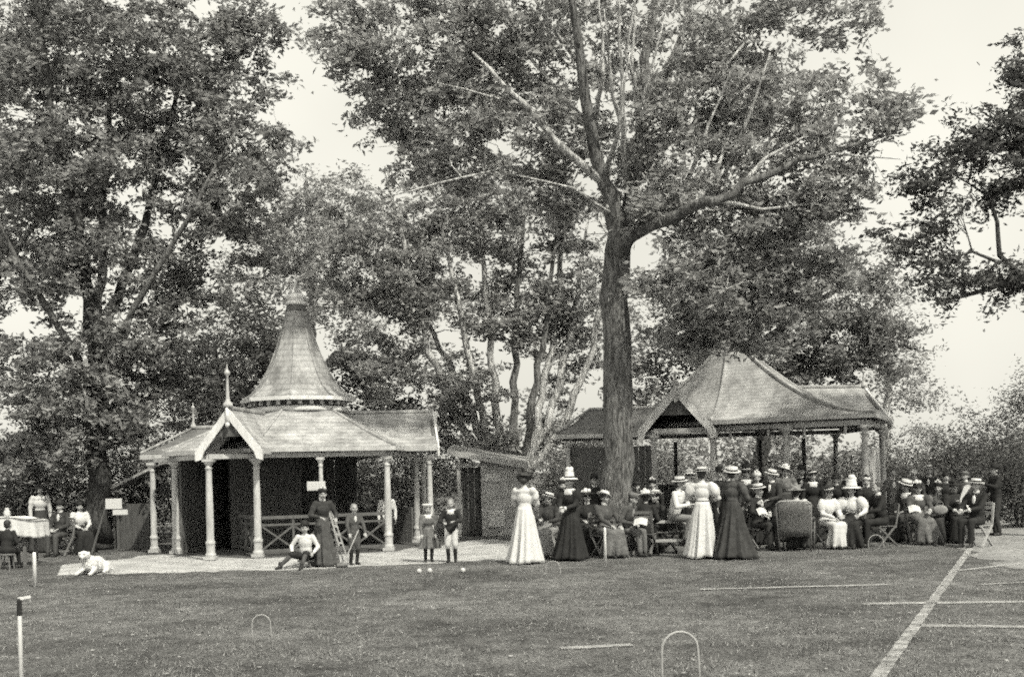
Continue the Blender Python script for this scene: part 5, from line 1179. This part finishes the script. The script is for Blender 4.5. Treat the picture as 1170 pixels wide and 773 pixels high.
m_ = n_+1; o_ = len(zs)*m_; fs = []
for j in range(len(zs)-1):
    for i in range(n_): a_ = j*m_+i; fs += [(a_, a_+1, a_+m_+1, a_+m_), (o_+a_+m_, o_+a_+m_+1, o_+a_+1, o_+a_)]
for i in range(n_): a_ = i; b_ = (len(zs)-1)*m_+i; fs += [(a_, o_+a_, o_+a_+1, a_+1), (b_, b_+1, o_+b_+1, o_+b_)]
for j in range(len(zs)-1): a_ = j*m_; b_ = j*m_+n_; fs += [(a_, a_+m_, o_+a_+m_, o_+a_), (b_, o_+b_, o_+b_+m_, b_+m_)]
mb.add(vs, fs); part('backrest', mb, M['wicker'], wc, True)
mb = MB(); mb.tube([rot(-.33, .37, .95), rot(-.26, .41, 1.0), rot(0, .435, 1.01), rot(.26, .41, 1.0), rot(.33, .37, .95)], .022, 8); part('top_rail', mb, M['wood_pale'], wc, True)
mb = MB(); cb((-.31, -.24, .38), (.31, .29, .42), mb); part('seat', mb, M['wicker'], wc)
for sx in (-1, 1):
    mb = MB(); mb.tube([rot(sx*.33, .34, .64), rot(sx*.35, .05, .66), rot(sx*.33, -.24, .62)], .022, 8); part('armrest', mb, M['wicker'], wc, True)
    mb = MB(); mb.tube([rot(sx*.30, .28, 0), rot(sx*.32, .31, .4), rot(sx*.335, .37, .95)], .02, 8); part('leg', mb, M['wood'], wc, True)
    mb = MB(); mb.tube([rot(sx*.30, -.22, 0), rot(sx*.32, -.24, .64)], .02, 8); part('leg', mb, M['wood'], wc, True)
# slatted bench under the man in white shirt
p = GX(772, 22.9); bn = empty('bench', p, 'dark slatted bench with high back under the white-shirted man', 'bench'); mb = MB()
for i in range(4): mb.box((p.x-.55, p.y-.02+i*.09, .42), (p.x+.3, p.y+.055+i*.09, .45))
part('seat', mb, M['wood'], bn); mb = MB()
for z_ in (.24, .62): mb.box((p.x-.55, p.y-.09, z_), (p.x+.3, p.y-.05, z_+.06))
part('backrest', mb, M['wood_pale'], bn)
for sx in (-.53, .28):
    for yy in (-.07, .33): mb = MB(); mb.bar((p.x+sx, p.y+yy, 0), (p.x+sx, p.y+yy, .66 if yy < 0 else .42), .05, .05, (1,0,0)); part('leg', mb, M['wood'], bn)
# fan, papers, bag
q = po.matrix_basis @ (pJ.wr[1] + Vector((0,-.05,.03))); mb = MB(); P = [q + Vector((0,0,0)), q + Vector((.20,-.05,.30)), q + Vector((.15,-.05,.34)), q + Vector((.06,-.03,.30)), q + Vector((-.02,0,.04))]
Q = [v + Vector((0,.012,0)) for v in P]; mb.add(P+Q, [(0,1,2,3,4),(9,8,7,6,5)] + [(i,5+i,5+(i+1)%5,(i+1)%5) for i in range(5)]); thing('fan', mb, M['white'], q, 'white half-folded fan raised by the woman in black', 'fan')
def sheet(u, d, z, w_, h, label, rz=.2, nm='paper', mat='paper'):
    p = GX(u, d); mb = MB(); n = 6; vs = []
    for off in (0, -.006):
        for j in range(2):
            for i in range(n+1):
                t = i/n-.5; vs.append((p.x + t*w_*math.cos(rz) - (j-.5)*h*math.sin(rz), p.y + t*w_*math.sin(rz) + (j-.5)*h, z + off + .02*math.cos(t*5) + (j-.5)*.12))
    k = n+1; fs = []
    for i in range(n): fs += [(i, i+1, k+i+1, k+i), (2*k+k+i, 2*k+k+i+1, 2*k+i+1, 2*k+i), (i, 2*k+i, 2*k+i+1, i+1), (k+i, k+i+1, 3*k+i+1, 3*k+i)]
    mb.add(vs, fs); thing(nm, mb, M[mat], (p.x, p.y, z), label, nm)
sheet(981, 23.35, .72, .22, .18, 'white paper on the knees of the woman with tall white hat'); sheet(1046, 23.5, .76, .24, .16, 'white papers in the lap of the woman in grey skirt', -.1)
sheet(733, 22.05, .70, .26, .12, 'white paper beside the person with wide pale straw hat', -.3); sheet(1112, 23.8, .80, .26, .16, 'white paper on the knees of the man on the last chair', .1)
sheet(872, 23.1, .80, .2, .14, 'white programme held by the seated man right of the black gown', .2)
p = GX(1075, 23.95); mb = MB(); mb.ell((p.x, p.y, .70), .17, .06, .11); mb2 = MB(); bg_ = thing('handbag', mb, M['grey'], (p.x, p.y, .6), 'pale grey bag on the lap of the woman in tweed', 'bag', None, True)
mb2.tube([(p.x-.08, p.y, .79), (p.x-.05, p.y, .87), (p.x+.05, p.y, .87), (p.x+.08, p.y, .79)], .01, 6); part('handle', mb2, M['wood'], bg_)

# white dog lying on the lawn edge
p = G(102, 656); mb = MB()
cv = lambda x, y, z: p + Vector((x, y, z))
mb.ell(cv(.05,.22,.17), .17, .27, .165); mb.ell(cv(.03,-.02,.2), .155, .15, .165); mb.cap(cv(.0,-.05,.27), cv(-.03,-.14,.34), .10, .09)
mb.ell(cv(-.03,-.17,.37), .095, .10, .09); mb.cap(cv(-.035,-.22,.345), cv(-.04,-.31,.325), .052, .036)
for sx in (-1, 1):
    mb.cap(cv(.03+sx*.10,-.05,.12), cv(.01+sx*.13,-.28,.045), .05, .038); mb.ell(cv(.01+sx*.13,-.33,.035), .042, .055, .034)
    mb.ell(cv(.05+sx*.16,.30,.12), .09, .14, .12); mb.cap(cv(.05+sx*.2,.22,.06), cv(.05+sx*.2,.08,.045), .045, .038)
    mb.ell(cv(-.03+sx*.088,-.15,.375), .022, .045, .07)
mb.cap(cv(.06,.46,.1), cv(.26,.52,.06), .04, .022)
me = remesh(mb, .014, 1, 'dog'); me.transform(Matrix.Translation(-p)); me.materials.append(M['dogfur']); me.materials.append(M['eye'])
for f in me.polygons:
    q = f.center
    if (q - Vector((-.04,-.335,.33))).length < .03 or any((q - Vector((-.03+sx*.04,-.262,.395))).length < .018 for sx in (-1,1)) or (abs(q.x+.02) < .05 and q.y < -.2 and .1 < q.z < .25): f.material_index = 1
dg_ = bpy.data.objects.new('dog', me); COL.objects.link(dg_); dg_.location = p; tag(dg_, 'white shaggy dog lying at the path end near the leaning pole', 'dog')
# folding easel-like frame leaning behind the boy with the mallet
p = GX(386, 22.6); ef = empty('folded_chair', p, 'pale folded chair frame standing between the dark woman and the fair-haired boy', 'chair')
for (a, b) in (((-.18,0,1.15),(.12,0,0)), ((-.12,.06,1.1),(.2,.1,0)), ((-.14,.12,1.12),(-.02,.3,0))):
    mb = MB(); mb.bar(p+Vector(a), p+Vector(b), .03, .03, (0,1,0)); part('frame_bar', mb, M['wood_pale'], ef)
for t in (.35, .5, .65): mb = MB(); mb.bar(p+Vector((-.18+.3*t,-.01,1.15*(1-t))), p+Vector((-.12+.32*t,.07,1.1*(1-t))), .02, .04); part('slat', mb, M['wood_pale'], ef)
